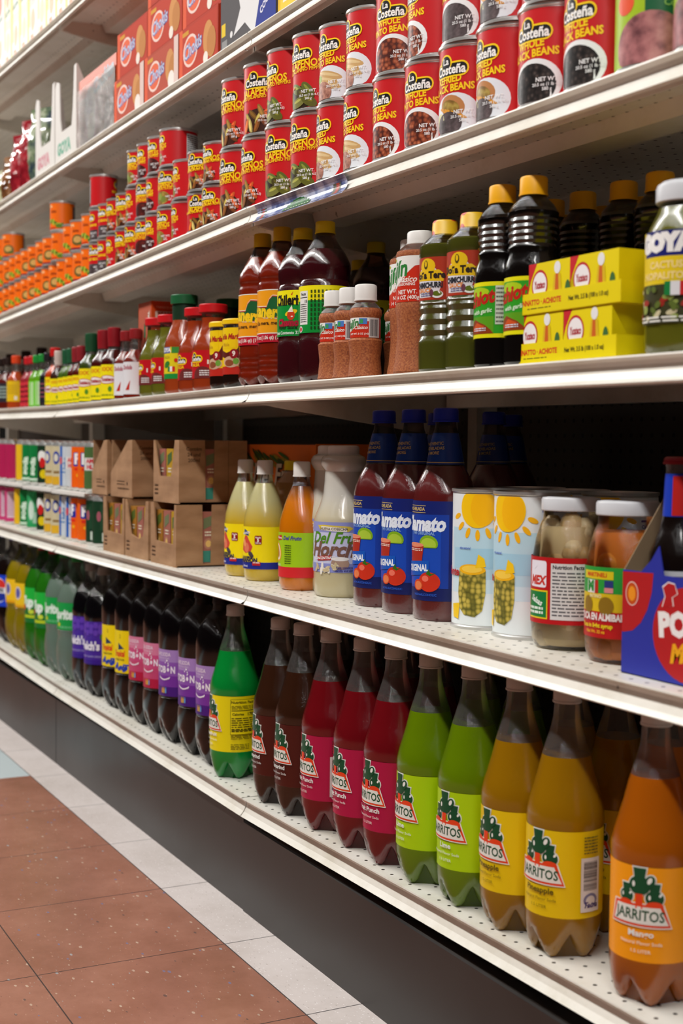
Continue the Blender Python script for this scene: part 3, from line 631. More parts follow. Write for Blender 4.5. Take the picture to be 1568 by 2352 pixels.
# ------------------------------------------------------------------ second shelf up
GP = [(0, .028), (.003, .0315), (.010, .034), (.03, .0350), (.090, .0350), (.105, .0335), (.118, .0300), (.135, .0245), (.150, .0185), (.160, .0140), (.168, .0122), (.178, .0120)]
def juice(kind):
    a = Art(.0353)
    if kind == 'cashew':
        a.wrap(.020, .088, '#f3dc0a'); a.wrap(.020, .031, '#1c2a8c'); a.poly([(-.024, .076), (-.008, .073), (-.010, .080), (-.020, .084)], '#2a4a7a'); a.text('GRANDE', -.016, .0775, .005, '#e8e8f0', .03, rot=.15)
        a.poly([(-.030, .050), (-.016, .045), (-.004, .048), (.000, .056), (-.006, .064), (-.012, .073), (-.018, .074), (-.026, .062)], '#cf4a3a'); a.ell(-.014, .054, .007, .008, '#e07a5a', 14); a.ell(-.020, .062, .004, .007, '#f0a06a', 10, .3); a.ell(-.004, .044, .0055, .0038, '#4a4048', 12, -.6); a.ell(-.0005, .041, .0028, .003, '#4a4048', 8)
        a.rrect(.004, .060, .016, .074, .002, '#8c1420'); a.text('Rinde', .010, .071, .004, '#f0e0e0', .03); a.text('5', .010, .0665, .007, '#ffffff', .04); a.text('Litros', .010, .0625, .004, '#f0e0e0', .03)
        a.text('Concentrado', -.014, .0385+.001, .005, '#1c1c3a', .03); a.text('MARAÑON', -.014, .034, .0095, '#14184a', .05, sx=.95); a.rect(.0, .026, .014, .032, '#b8202a'); a.text('20% MÁS', .007, .0305, .003, '#ffffff', .02); a.text('(500ml)', -.016, .0245, .004, '#e0e0f0', .02)
        return bottle(GP, .158, speckle_grad('cashew_juice', '#d8b62a', '#c9c48e', .09, .13), cap_mb(.172, .195, .0135, mat('#d8d4ce', .4), False), art=a, shell=GLASSC)
    a.wrap(.020, .088, '#9fc818'); a.wrap(.020, .036, '#d0262c'); a.ell(-.014, .058, .011, .015, '#f0a81c', 18, .3); a.ell(-.015, .058, .009, .013, '#f6efdc', 18, .3); a.ell(-.015, .058, .006, .010, '#b87a1c', 14, .3)
    a.poly([(-.016, .082), (-.002, .084), (-.001, .077), (-.015, .075)], '#c8202a'); a.text('8.5 litros', -.009, .0795, .0045, '#f8e8e8', .03); a.text('Del Fruto', .018, .0795, .008, '#4a4a9a', .03, .3); a.lines(.006, .040, .018, .070, 9, '#2a4a10'); a.text('100% JUICE', -.014, .0385, .004, '#f0f4d8', .02)
    return bottle(GP, .158, speckle_grad('passion_juice', '#d87a08', '#3a2a20', .135, .16), cap_mb(.172, .195, .0135, mat('#d8d4ce', .4), False), art=a, shell=GLASSC)
def speckle_grad(name, c0, c1, z0, z1):
    if name in MC: return MC[name]
    m = liquid(name, c0, .2); t = m.node_tree; b = t.nodes['Principled BSDF']; tc = nd(t, 'ShaderNodeTexCoord'); sp = nd(t, 'ShaderNodeSeparateXYZ'); t.links.new(tc.outputs['Object'], sp.inputs[0])
    nz = nd(t, 'ShaderNodeTexNoise', Scale=25.); t.links.new(tc.outputs['Object'], nz.inputs['Vector']); ma = nd(t, 'ShaderNodeMath', operation='MULTIPLY_ADD'); ma.inputs[1].default_value = .02; t.links.new(nz.outputs[0], ma.inputs[0]); t.links.new(sp.outputs[2], ma.inputs[2])
    mr = nd(t, 'ShaderNodeMapRange'); mr.inputs[1].default_value = z0+.01; mr.inputs[2].default_value = z1+.01; t.links.new(ma.outputs[0], mr.inputs[0]); t.links.new(ramp(t, [(0, c0), (1, c1)], mr.outputs[0]), b.inputs['Base Color'])
    return m
HP = [(0, .038), (.003, .0415), (.010, .0435), (.02, .0440), (.112, .0440), (.118, .0420), (.135, .0350), (.150, .0305), (.170, .0285), (.183, .0280), (.187, .0310), (.193, .0345), (.199, .0345), (.205, .0310), (.208, .0240)]
def horchata():
    a = Art(.0442); a.wrap(.037, .110, '#c8cbe6'); a.wrap(.095, .110, '#8f94cc'); a.wrap(.037, .050, '#8a90cc'); a.rect(.036, .04, .1, .108, '#aeb2dc')
    a.poly([(-.034, .105), (-.028, .099), (.018, .096), (.026, .101), (.020, .104), (-.020, .106)], '#d8c04a'); a.poly([(-.026, .104), (.016, .102), (.016, .096), (-.026, .098)], '#ece6d6'); a.text('NUEVA COSECHA', -.005, .100, .0055, '#3a1a10', .02)
    a.text('Del Fruto', .0, .0865, .0235, '#4f8a1c', .025, .35); a.text('Horchata', .006, .0695, .0300, '#7a5648', .04, .3, sx=.98); a.poly([(-.034, .060), (-.008, .062), (-.008, .055), (-.034, .053)], '#a81c1c'); a.text('CONCENTRATE', -.021, .0575, .0055, '#f0e8e8', .03, rot=.06)
    a.ell(.006, .050, .014, .009, '#a88a78', 16, lim=(.042, .06)); a.ell(.006, .057, .014, .003, '#e8e4e0', 16)
    rr = random.Random(2)
    for q in range(14): a.ell(rr.uniform(-.036, .0), rr.uniform(.038, .047), .006, .0025, ('#e9e4da', '#c9b890')[q % 2], 8, rr.uniform(0, 3))
    a.text('Rice concentrate', .016, .0445, .0045, '#2a2a7a', .03); a.text('vanilla and almond', .016, .040, .0045, '#2a2a7a', .03)
    m = speckle_grad('horchata_bottle', '#d2c59c', '#d9d6cc', .10, .15)
    return bottle(HP, .208, m, cap_mb(.206, .221, .024, mat('#dcd6cf', .4), False), art=a)
CP = [(0, .036), (.004, .0390), (.014, .0402), (.155, .0402), (.165, .0385), (.180, .0325), (.190, .0275), (.197, .0240), (.205, .0222), (.225, .0190), (.238, .0160), (.244, .0140), (.252, .0130)]
def clamato():
    a = Art(.0405); a.wrap(.026, .152, '#10206a'); a.rect(-.045, .030, .035, .135, '#123a9c'); a.rect(-.036, .045, .025, .12, '#1648b4'); a.wrap(.026, .042, '#0e1a58')
    a.rect(-.03, .1455, .004, .1462, '#c8b070'); a.text('MICHELADA', -.014, .1415, .006, '#c8b070', .03); a.rect(-.03, .1368, .004, .1375, '#c8b070')
    a.text('Clamato', -.006, .1225, .0255, '#dfe8f4', .05, .2, sx=.82); a.text('THE ORIGINAL', -.002, .111, .0058, '#8ab0e0', .02)
    a.ell(.008, .098, .0135, .011, '#7fae1c', 20, 0, (.093, .2)); a.ell(.008, .097, .011, .0085, '#a8c83a', 20, 0, (.094, .2))
    a.poly([(-.030, .097), (.002, .095), (-.002, .068), (-.026, .068)], '#a82a18'); a.ell(-.014, .096, .016, .003, '#e08a6a', 16); a.lines(-.028, .088, .0, .092, 2, '#e8d8c8', .5)
    a.poly([(-.032, .055), (-.032, .074), (.010, .077), (.010, .060)], '#0f54b8'); a.text('ORIGINAL', -.012, .0665, .0115, '#e4ecf6', .04, sx=.8, rot=.04)
    a.ell(.010, .050, .0150, .0125, '#c8301a', 22); a.ell(.005, .054, .005, .004, '#e8705a', 10); a.poly([(.0, .0625), (.006, .0600), (.010, .0665), (.013, .0600), (.020, .0620), (.012, .0575)], '#2f6a1c')
    a.ell(-.006, .0455, .0078, .0072, '#c8401c', 16); a.ell(-.006, .0450, .0060, .0054, '#e07a4a', 14); a.text('NON-ALCOHOLIC', .004, .0335, .004, '#2a5ac0', .02)
    # neck wrap follows the tapering neck
    n = MB(); n.lathe([(.198, .0241), (.226, .0192), (.2380, .0163)], mat('#12388a', .3), 36); n.f = n.f[:-2]; n.m = n.m[:-2]
    n.lathe([(.2000, .0240), (.2010, .0238)], mat('#c8b070'), 36)
    b = Art(.0222, fn=lambda u, v, o: ((.0222-.175*(v-.208)+.0008+o)*sin(u/.0222), -(.0222-.175*(v-.208)+.0008+o)*cos(u/.0222), v), step=.005)
    for q, tx in enumerate(('AUTHENTIC', 'MICHELADAS', '& MORE')): b.text(tx, -.002, .224-.006*q, .0055, '#b8a468', .02, rot=.05)
    nm = n.mesh('neck_wrap'); bm = b.mesh('neck_print')
    return bottle(CP, .196, liquid('liquid_tomato', '#5c1c1c', .15), cap_mb(.252, .270, .0158, mat('#12269a', .35)), art=a, shell=pet('dark_clear_glass', '#b8a8a0'), extra=[('neck_wrap', nm, [('neck_print', bm)])])
CASH, PASS, HOR, CLA = juice('cashew'), juice('passion'), horchata(), clamato()
def tanbottle():
    a = Art(.0322); a.wrap(.028, .088, '#a4c41c'); a.wrap(.028, .045, '#c8281c'); a.ell(-.012, .065, .010, .014, '#f0d870'); a.ell(-.012, .065, .006, .010, '#7a5a1c'); a.rect(.014, .03, .024, .086, '#e8e8e4'); a.bars(.015, .032, .023, .084, 24, '#2a2a20', False)
    P = rings([(0, .024), (.006, .029), (.026, .032), (.09, .032), (.10, .030), (.105, .0285), (.115, .030), (.14, .031), (.158, .028), (.168, .018), (.175, .013), (.18, .0125)], [(.108, .15)], .003, .02)
    return bottle(P, .176, liquid('liquid_tan', '#a87848', .2), cap_mb(.178, .194, .0138, mat('#d8be10', .4)), petal=.026, art=a)
TAN = tanbottle()
def pineapple_can():
    R, H = .0495, .172; b = MB(); r = R-.0018
    b.lathe([(.002, R-.006), (0, R-.003), (0, R), (.0032, R), (.0048, r), (H-.0048, r), (H-.0032, R), (H, R), (H, R-.0015), (H-.004, R-.0025)], TIN, 44)
    a = Art(r+.0001); a.wrap(.0055, H-.0055, '#e2e8ea'); a.rect(-.04, .062, .045, .125, '#b8d8e6'); a.rect(-.04, .045, .045, .062, '#cde2ec'); a.rect(-.034, .075, .040, .10, '#a2cde2')
    for q in range(7):
        an = pi*(1.12+.128*q); a.ell(.006+.036*cos(an), .152+.036*sin(an), .0070, .0032, '#f4b414', 12, an)
    a.ell(.006, .150, .0250, .0250, '#f7c60c', 30, 0, (0, H-.0055)); a.ell(.013, .149, .0165, .022, '#f6b80c', 24, 0, (0, H-.0055))
    PP = speckle('pineapple_skin_print', [(0., '#dcc860'), (.4, '#bca848'), (.65, '#76702a'), (.9, '#4a4818')], 150, .4, rnd=.55)
    a.poly([(-.020, .026), (-.012, .018), (.004, .016), (.014, .024), (.018, .045), (.018, .073), (-.021, .073), (-.023, .045)], PP); a.ell(-.0015, .074, .0195, .0065, '#f0b418', 20); a.ell(-.0015, .0745, .015, .0045, '#f6cc4a', 16); a.poly([(.004, .076), (.018, .078), (.016, .088), (.008, .093)], '#f4c81c')
    a.poly([(-.036, .03), (-.020, .032), (-.022, .012), (-.034, .014)], '#f0c41c'); a.text('the natural', -.012, .100, .004, '#3a4ab0', .02, .3); a.text('Del Monte', -.052, .07, .014, '#b8201c', .03)
    a.rect(.050, .010, .090, .162, '#dbe2ee'); a.text('Nutrition Facts', .070, .157-.006, .0062, '#1c2a9a', .03); a.rect(.052, .138, .088, .1405, '#1c2a9a'); a.text('Calories', .062, .1325, .0055, '#1c2a9a', .03); a.lines(.052, .062, .088, .128, 12, '#6a74b8', .35); a.lines(.052, .015, .088, .058, 10, '#8aa0d8', .5)
    ld = MB(); ld.lathe([(H-.0042, .001), (H-.0042, R-.012), (H-.0032, R-.010), (H-.0042, R-.008), (H-.0042, R-.0027)], TIN, 36)
    return [('body', b.mesh('can_body')), ('label', a.mesh('can_label')), ('lid', ld.mesh('can_lid'))]
PINE = pineapple_can()
S5 = 'bottles on the second shelf'
SCL = {'cocktail_bottle': (1.11, 1.10), 'drink_bottle': (1.07, 1.10), 'juice_bottle': (1.085, 1.105), 'juice_can': (1.01, 1.084), 'food_jar': (1.06, 1.14)}
def put5(nm, parts, px, R, H, Y, t, desc, cat, key='5', series=S5, hz=None):
    s = SCL.get(nm, (1, 1)); R *= s[0]; Y += .046+R-.090 if Y < .11 else .01
    X = solveX(px, Y, .56+(hz or H*.4), R)
    if key: X = pack(key, X, R)
    return thing(nm, parts, X, Y, sh('5', X), aim(X, Y, t), desc, cat, series, sc=s)
def jar(kind):
    P = [(0, .036), (.004, .040), (.012, .0430), (.026, .0440), (.088, .0440), (.100, .0425), (.116, .0395), (.130, .0350), (.138, .0315), (.150, .0310)]
    shell = MB(); shell.lathe(P, GLASSC, 44); shell.f = shell.f[:-2]; shell.m = shell.m[:-2]
    lid = MB(); lid.lathe([(.146, .0330), (.147, .0338), (.158, .0338), (.1600, .0325), (.1595, .030), (.1605, .028)], mat('#c6c8cc', .35, name='white_lid'), 44)
    core = MB(); rr = random.Random(5 if kind == 'tan' else 9)
    C1 = mat('#f0dcb4', .35) if kind == 'tan' else mat('#e89a3c', .3); C2 = mat('#dcbc88', .35) if kind == 'tan' else mat('#dc8428', .3)
    core.lathe([(.004, .034), (.012, .0395), (.13, .033), (.131, .01)], mat('#dcc496' if kind == 'tan' else '#e08430', .4), 24)
    for q in range(46):
        z = rr.uniform(.012, .132); a0 = rr.uniform(0, 2*pi); rs = rr.uniform(.010, .014); Rz = (.0425 if z < .095 else .0425-(z-.095)*.27)-rs*.95
        vs = []; fs = []; n = 10; mm = 6; sx = rr.uniform(.85, 1.15)
        for i in range(1, mm):
            ph = pi*i/mm
            for j in range(n): th = 2*pi*j/n; vs.append((Rz*cos(a0)+rs*sx*sin(ph)*cos(th), Rz*sin(a0)+rs*sx*sin(ph)*sin(th), z+rs*cos(ph)))
        for i in range(mm-2):
            for j in range(n): fs.append((i*n+j, i*n+(j+1) % n, (i+1)*n+(j+1) % n, (i+1)*n+j))
        fs.append(tuple(range(n))); fs.append(tuple(range((mm-2)*n, (mm-1)*n))[::-1]); core.add(vs, fs, (C1, C2)[q % 2])
    a = Art(.0443)
    if kind == 'tan':
        a.wrap(.028, .098, '#b8161c'); a.rrect(-.032, .066, -.002, .094, .003, '#e8e4ee'); a.text('MEX', -.017, .073, .013, '#c8342a', .05, .2); a.poly([(-.024, .083), (-.014, .090), (-.020, .086)], '#20202a')
        a.rect(-.036, .033, .0, .063, '#e8c81c'); a.rect(-.035, .0345, -.0015, .0615, '#0f7a3a'); a.text('Salsas', -.018, .052, .009, '#e8f0e8', .03, .3, rot=-.3); a.lines(-.034, .037, -.006, .046, 2, '#e0ece0', .6)
        a.rect(.004, .033, .044, .092, '#d8d6d6'); a.text('Nutrition Facts', .024, .088, .0058, '#1c1c22', .03); a.lines(.006, .036, .042, .084, 13, '#5a5a60', .4)
    else:
        a.wrap(.026, .096, '#b81a1c'); a.wrap(.070, .096, '#2a9a3a'); a.wrap(.052, .070, '#d8b81c'); a.rect(-.022, .084, .022, .092, '#d8c41c'); a.text('MARTINELI', .0, .088, .006, '#c8281c', .03); a.rect(-.014, .070, -.001, .083, '#e4e4e0'); a.rect(-.0005, .070, .004, .083, '#b8281c'); a.text('M', -.0075, .0765, .014, '#2a8a3a', .06); a.rect(.012, .071, .022, .083, '#2a3a7a'); a.rect(.012, .071, .022, .076, '#d88a8a')
        a.ell(-.012, .058, .008, .009, '#8a6a1c'); a.ell(.014, .058, .009, .009, '#8a6a1c'); a.text('INTINO', .0, .067, .005, '#e8e0b0', .02); a.text('YUCA EN ALMIBAR', .004, .0465, .0095, '#ece4e0', .04, sx=.75); a.text('Yuca in light syrup', .0, .038, .006, '#e8d81c', .03); a.text('Net Wt. 32 oz', .0, .032, .0045, '#e8b81c', .02)
    return [('glass', shell.mesh('glass')), ('lid', lid.mesh('lid')), ('contents', core.mesh('contents')), ('label', a.mesh('jar_label'))]
put5('food_jar', jar('orange'), 1345, .0425, .16, .087, -.72, 'glass jar of orange fruit in syrup with white lid, beside the blue carrier', 'jar', series=None)
put5('food_jar', jar('tan'), 1218, .0440, .16, .090, -.55, 'glass jar of tan pieces with red label and white lid, right of pineapple cans', 'jar', series=None)
put5('juice_can', PINE, 1128, .0495, .172, .10, -.72, 'tall pineapple juice can on the second shelf, front row', 'can', series='pineapple juice cans')
put5('juice_can', PINE, 1034, .0495, .172, .10, -.42, 'tall pineapple juice can on the second shelf, front row', 'can', series='pineapple juice cans')
for px in (1330, 1235, 1135): put5('juice_can', PINE, px, .0495, .172, .205, -.5, 'tall pineapple juice can in the second row behind the jars', 'can', key='5b', series='pineapple juice cans')
for px, t in ((956, -.66), (879, -.72), (816, -.76)): put5('cocktail_bottle', CLA, px, .0402, .27, .094, t, 'tomato cocktail bottle with blue label and cap, front row', 'bottle', series='tomato cocktail bottles')
for px, y in ((1108, .36), (1062, .24), (940, .22)): put5('cocktail_bottle', CLA, px, .0402, .27, y, -.5, 'dim tomato cocktail bottle with blue cap, back row', 'bottle', key=None, series='tomato cocktail bottles')
put5('drink_bottle', HOR, 719, .0440, .221, .094, -.22, 'large cream rice-drink bottle with lavender label, front one beside the tomato cocktail', 'bottle', series='cream rice-drink bottles')
put5('drink_bottle', HOR, 697, .0440, .221, .114, -.4, 'cream rice-drink bottle with lavender label, partly hidden behind its twin', 'bottle', key=None, series='cream rice-drink bottles')
put5('drink_bottle', HOR, 850, .0440, .221, .30, -.5, 'cream rice-drink bottle in the dark behind the tomato cocktail', 'bottle', key=None, series='cream rice-drink bottles')
put5('juice_bottle', PASS, 639, .0350, .195, .082, -.82, 'orange passion fruit juice bottle with green label and white cap', 'bottle')
put5('juice_bottle', TAN, 626, .0322, .194, .146, -.8, 'tan juice bottle with yellow cap and green label, behind the orange one', 'bottle', key=None)
put5('juice_bottle', CASH, 558, .0350, .195, .088, -.55, 'cloudy yellow cashew juice bottle with bright yellow label', 'bottle', series='cashew juice bottles')
put5('juice_bottle', CASH, 515, .0350, .195, .090, -.72, 'cloudy yellow cashew juice bottle with bright yellow label', 'bottle', series='cashew juice bottles')

# ------------------------------------------------------------------ soda cans and cartons on the second shelf
def soda_can(col, top=None, art=None):
    R, H = .0265, .122; b = MB()
    b.lathe([(.004, .018), (0, .0205), (.002, .0225), (.008, R-.0006), (.0085, R-.0006), (H-.014, R-.0006), (H-.006, .0232), (H-.004, .0228), (H-.002, .0238), (H, .0238), (H-.001, .0225), (H-.005, .0215)], TIN, 30)
    a = Art(R); a.wrap(.009, H-.0145, col)
    if art: art(a)
    ld = MB(); ld.lathe([(H-.005, .001), (H-.005, .0213), (H-.0049, .0215)], TIN, 24)
    return [('body', b.mesh('can_body')), ('label', a.mesh('can_label')), ('lid', ld.mesh('can_lid'))]
def A1(a): a.rect(-.016, .02, .010, .095, '#d8c4d0'); a.lines(-.014, .025, .008, .09, 9, '#b06a8c')
def A2(a): a.rect(-.03, .009, .0, .108, '#e8b820')
def A3(a): a.text('soda', -.004, .05, .026, '#d8ecd8', .05, rot=1.5); a.rect(-.02, .012, .02, .018, '#cfe4d0')
def A4(a): a.ell(-.006, .055, .015, .034, '#4aa870', 16); a.ell(-.006, .055, .009, .026, '#cfe4d4', 16); a.rect(.0, .02, .02, .05, '#a8cfb4')
def A5(a): a.ell(-.006, .078, .014, .016, '#e6e8e4', 16); a.ell(-.004, .062, .009, .014, '#c81e20', 14); a.ell(.0, .032, .012, .012, '#d8c010', 12)
def A6(a): a.rect(-.022, .009, .022, .03, '#d8a828'); a.ell(-.005, .078, .011, .017, '#2a3f9a', 16); a.ell(-.005, .078, .007, .010, '#d8d4c0', 14); a.rect(-.014, .038, .010, .044, '#8a6a3a')
def A7(a): a.rect(-.018, .009, -.008, .108, '#1a5ab0'); a.text('Light', .002, .06, .020, '#5a86b8', .04, rot=1.5); a.ell(-.014, .072, .006, .010, '#c84a5a', 12)
def A8(a): a.rrect(-.008, .060, .014, .094, .004, '#1c2f9a'); a.text('F', .003, .077, .034, '#f2f2f2', .06); a.rect(-.004, .050, .012, .056, '#d8281c'); a.ell(.006, .038, .005, .004, '#f0b020')
def A9(a): a.ell(-.004, .072, .006, .012, '#a85a6a', 12); a.rect(.004, .014, .010, .034, '#c8d4c8'); a.rect(.013, .014, .018, .034, '#8a9a3a'); a.lines(.0, .040, .02, .1, 12, '#3a6a4a', .3)
def A10(a): a.rect(-.02, .052, .02, .082, '#d8d8d4'); a.text('AM', .0, .074, .014, '#c8283c', .05); a.text('HL', .0, .060, .014, '#c8283c', .05)
SCN = {'pink': ('#c43a72', A1), 'yellow': ('#e0c010', A2), 'green': ('#0a7a3a', A3), 'palegreen': ('#2a9a5a', A4), 'dark': ('#12301c', A5), 'cream': ('#c8bd9a', A6), 'white': ('#c4ccd4', A7), 'orange': ('#e8600c', A8), 'darkgreen': ('#143a24', A9), 'magenta': ('#b01f52', None), 'teal': ('#c4ccd0', A10), 'olive': ('#4a6a3a', A10)}
SC = {k: soda_can(v[0], art=v[1]) for k, v in SCN.items()}
def put_soda(k, px, lay, t, Y=.048):
    R = .0265; z = .562+lay*.126; X = pack(('5c', lay), solveX(px, Y, z+.06, R), R, .0006); nmc = {'palegreen': 'pale green', 'darkgreen': 'dark green', 'dark': 'black and green', 'cream': 'cream and blue'}.get(k, k)
    thing('soda_can', SC[k], X, Y, sh('5', X)+lay*.1255, aim(X, Y, t), '%s soda can, %s layer, left of brown cartons' % (nmc, ('lower', 'upper')[lay]), 'can', 'soda cans on the second shelf')
for k, px, t in (('darkgreen', 212, -.3), ('darkgreen', 197, -.7), ('orange', 178, -.5), ('orange', 163, -.9), ('white', 150, -.4), ('white', 137, -.6), ('cream', 117, -.4), ('cream', 101, -.5), ('dark', 84, -.5), ('palegreen', 62, -.4), ('green', 45, -.5), ('yellow', 33, -.3), ('pink', 11, -.2), ('pink', -3, -.2), ('pink', -16, -.4)): put_soda(k, px, 0, t)
for k, px, t in (('olive', 193, -.5), ('orange', 180, -.5), ('orange', 164, -.6), ('teal', 150, -.5), ('white', 137, -.5), ('cream', 120, -.5), ('cream', 104, -.7), ('dark', 86, -.4), ('green', 68, -.6), ('green', 51, -.6), ('yellow', 37, -.4), ('magenta', 14, -.5), ('magenta', 0, -.3), ('magenta', -14, -.3)): put_soda(k, px, 1, t)
CBW = mat('#d8d6d0', .7)
for xa, xb in ((-4.18, -3.72), (-3.715, -3.42), (-3.415, -3.13)):
    b = MB(); b.box((xa, .012, 0), (xb, .30, .0016), CBW); b.box((xa, .0105, -.007), (xb, .012, .0016), CBW)
    thing('cardboard_sheet', [('sheet', b.mesh('sheet', False))], 0, 0, sh('5', (xa+xb)/2)+.1226, 0, 'thin white cardboard sheet between the two soda can layers', 'cardboard', 'cardboard between the soda can layers')
CB = speckle('corrugated_cardboard', [(.3, '#8f6a48'), (.6, '#a57e5a'), (.8, '#b08a66')], 14, .85, 'noise', (1, 1, 3)); CBI = mat('#7d5c40', .9); CBE = mat('#b89468', .9)
def carton(w, d, h, kind, endhole):
    b = MB(); t = .003
    b.box((0, t, 0), (w, d-t, t), CB)
    if kind == 'peak': P = [(0, 0), (w, 0), (w, h), (w*.80, h*.99), (w*.72, h*.93), (.006, h*.45), (0, h*.40)]
    elif kind == 'notch': P = [(0, 0), (w, 0), (w, h), (w*.84, h), (w*.70, h*.42), (w*.24, h*.42), (w*.03, h), (0, h)]
    elif kind == 'window': P = [(0, 0), (w, 0), (w, h), (w*.93, h), (w*.88, h*.36), (w*.20, h*.38), (w*.12, h), (0, h)]
    else: P = [(0, 0), (w, 0), (w, h), (w*.90, h), (w*.78, h*.40), (w*.6, h*.34), (w*.25, h*.40), (w*.08, h*.9), (0, h)]
    b.plate(P, 0, t, CB)
    b.plate([(0, 0), (w, 0), (w, h), (0, h)], d-t, t, CB)
    b.plate([(t, 0), (d-t, 0), (d-t, h), (t, h)], 0, t, CB, 'x')
    E = [(t, 0), (d-t, 0), (d-t, h), (d*.72, h), (d*.70, h*.06), (d*.54, h*.05), (d*.52, h), (t, h)] if endhole else [(t, 0), (d-t, 0), (d-t, h), (t, h)]
    b.plate(E, w-t, t, CB, 'x')
    a = Art(None, lambda u, v, o: (u, -o, v)); 
    if kind == 'peak': a.ell(w*.78, h*.24, .004, .004, '#3a2a1c', 12); a.lines(w*.30, h*.20, w*.66, h*.30, 2, '#4a3524'); a.lines(w*.34, h*.12, w*.86, h*.18, 1, '#4a3524')
    else: a.lines(w*.06, h*.10, w*.20, h*.30, 3, '#4a3524', .5)
    q = Art(None, lambda u, v, o: (w+o, u, v))
    for i, tx in enumerate(('Contém', '24 und', '200ml')): q.text(tx, d*.30, h*(.86-.09*i), .010, '#4a3524', .02)
    return [('carton', b.mesh('carton', False)), ('front_print', a.mesh('print', False))] + ([('end_print', q.mesh('print', False))] if kind in ('peak', 'notch') else [])
JB = []
for i, (c1, c2, c3) in enumerate((('#a8742c', '#56682a', '#bc9040'), ('#a4665a', '#6f7a58', '#b8846c'), ('#b8922a', '#48683a', '#c4a84a'))):
    b = MB(); b.box((-.019, -.015, 0), (.019, .015, .105), mat(c1, .35))
    for q, f in (('F', lambda u, v, o: (u, -.015-o, v)), ('S', lambda u, v, o: (.019+o, u, v))):
        a = Art(None, f); a.rect(-.0145, .005, .0145, .028, '#3a8a7a'); a.ell(-.002, .042, .010, .011, c3, 16); a.ell(-.002, .042, .006, .007, '#e8c070', 12); a.poly([(-.013, .07), (.012, .082), (.012, .10), (-.013, .092)], c2); a.lines(-.010, .056, .010, .068, 2, '#e8e0c8', .5)
        b.v += []; o = len(b.v); b.v += a.v; mi = [b.mi(m) for m in a.mats]; b.f += [[o+k for k in ff] for ff in a.f]; b.m += [mi[k] for k in a.m]
    JB.append(b.mesh('juice_carton', False))
def juicebox(i, x, y, z, desc):
    o = link('juice_carton', JB[i % 3]); o.location = (x, y, z); o['category'] = 'juice carton'; REG.append((o, desc, 'small juice cartons in the brown boxes'))
w_, d_ = .150, .105
for nm, xr, lay, kind, eh in (('far one of the lower layer', -2.845, 0, 'window', 0), ('middle one of the lower layer', -2.686, 0, 'torn', 0), ('nearest of the lower layer', -2.520, 0, 'window', 1),
                             ('far one of the upper layer', -3.006, 1, 'peak', 0), ('middle one of the upper layer', -2.828, 1, 'peak', 0), ('nearest of the upper layer', -2.538, 1, 'notch', 1)):
    w_ = .118 if xr == -3.006 else .150; h = .123 if lay == 0 else .126; y0 = .016+.012*lay; z0 = sh('5', xr)+lay*.1245
    thing('cardboard_carton', carton(w_, d_, h, kind, eh), xr-w_, y0, z0, 0, 'torn brown carton, '+nm, 'carton', 'brown cartons on the second shelf')
    if kind != 'peak':
        for q in range(3): juicebox(q+lay, xr-w_+.028+.045*q, y0+.024, z0+.0035, 'small juice carton in torn brown box, '+nm.replace(' one','').replace(' of the ', ' '))
        if eh: juicebox(1, xr-.024, y0+.072, z0+.0035, 'juice carton at open end of brown box, '+nm.replace(' of the ', ' '))
# second carton behind the nearest upper one
thing('cardboard_carton', carton(.15, .04, .126, 'torn', 0), -2.690, .1345, sh('5', -2.54)+.1245, 0, 'narrow brown carton right behind the nearest upper carton', 'carton', 'brown cartons on the second shelf')
thing('cardboard_carton', carton(.15, .04, .123, 'torn', 0), -2.672, .1225, sh('5', -2.52), 0, 'narrow brown carton behind the nearest lower carton', 'carton', 'brown cartons on the second shelf')
def papaya_box():
    b = MB(); W, D, H = .52, .14, .245; b.box((0, 0, 0), (W, D, H), mat('#d0681c', .6)); a = Art(None, lambda u, v, o: (u, -o, v)); a.rect(0, H-.002, W, H, '#4a2a14')
    rr = random.Random(4)
    for q in range(26): a.ell(.10+.012*q+rr.uniform(-.01, .01), H-.022-rr.uniform(0, .02), .026, .0035, ('#20401c', '#8a7a1c', '#2c5a24')[q % 3], 10, 2.2+.03*q)
    for q in range(9): a.ell(.07+.01*rr.uniform(-2, 3), H*.52, .004, .045, '#1c3a1c', 10, -.9+.22*q)
    a.ell(.05, H*.30, .05, .06, '#e0801c', 20); a.ell(.16, H*.25, .07, .05, '#c85a14', 20); a.text('Del Frutal', .36, H*.74, .060, '#1a1410', .06, .25); a.text('Del Frutal', .358, H*.745, .060, '#b8aa98', .02, .25)
    return [('box', b.mesh('box', False)), ('print', a.mesh('print', False))]
thing('fruit_drink_box', papaya_box(), -2.76, .182, sh('5', -2.6), 0, 'large orange fruit-drink box in the dark behind the yellow juice bottles', 'box')

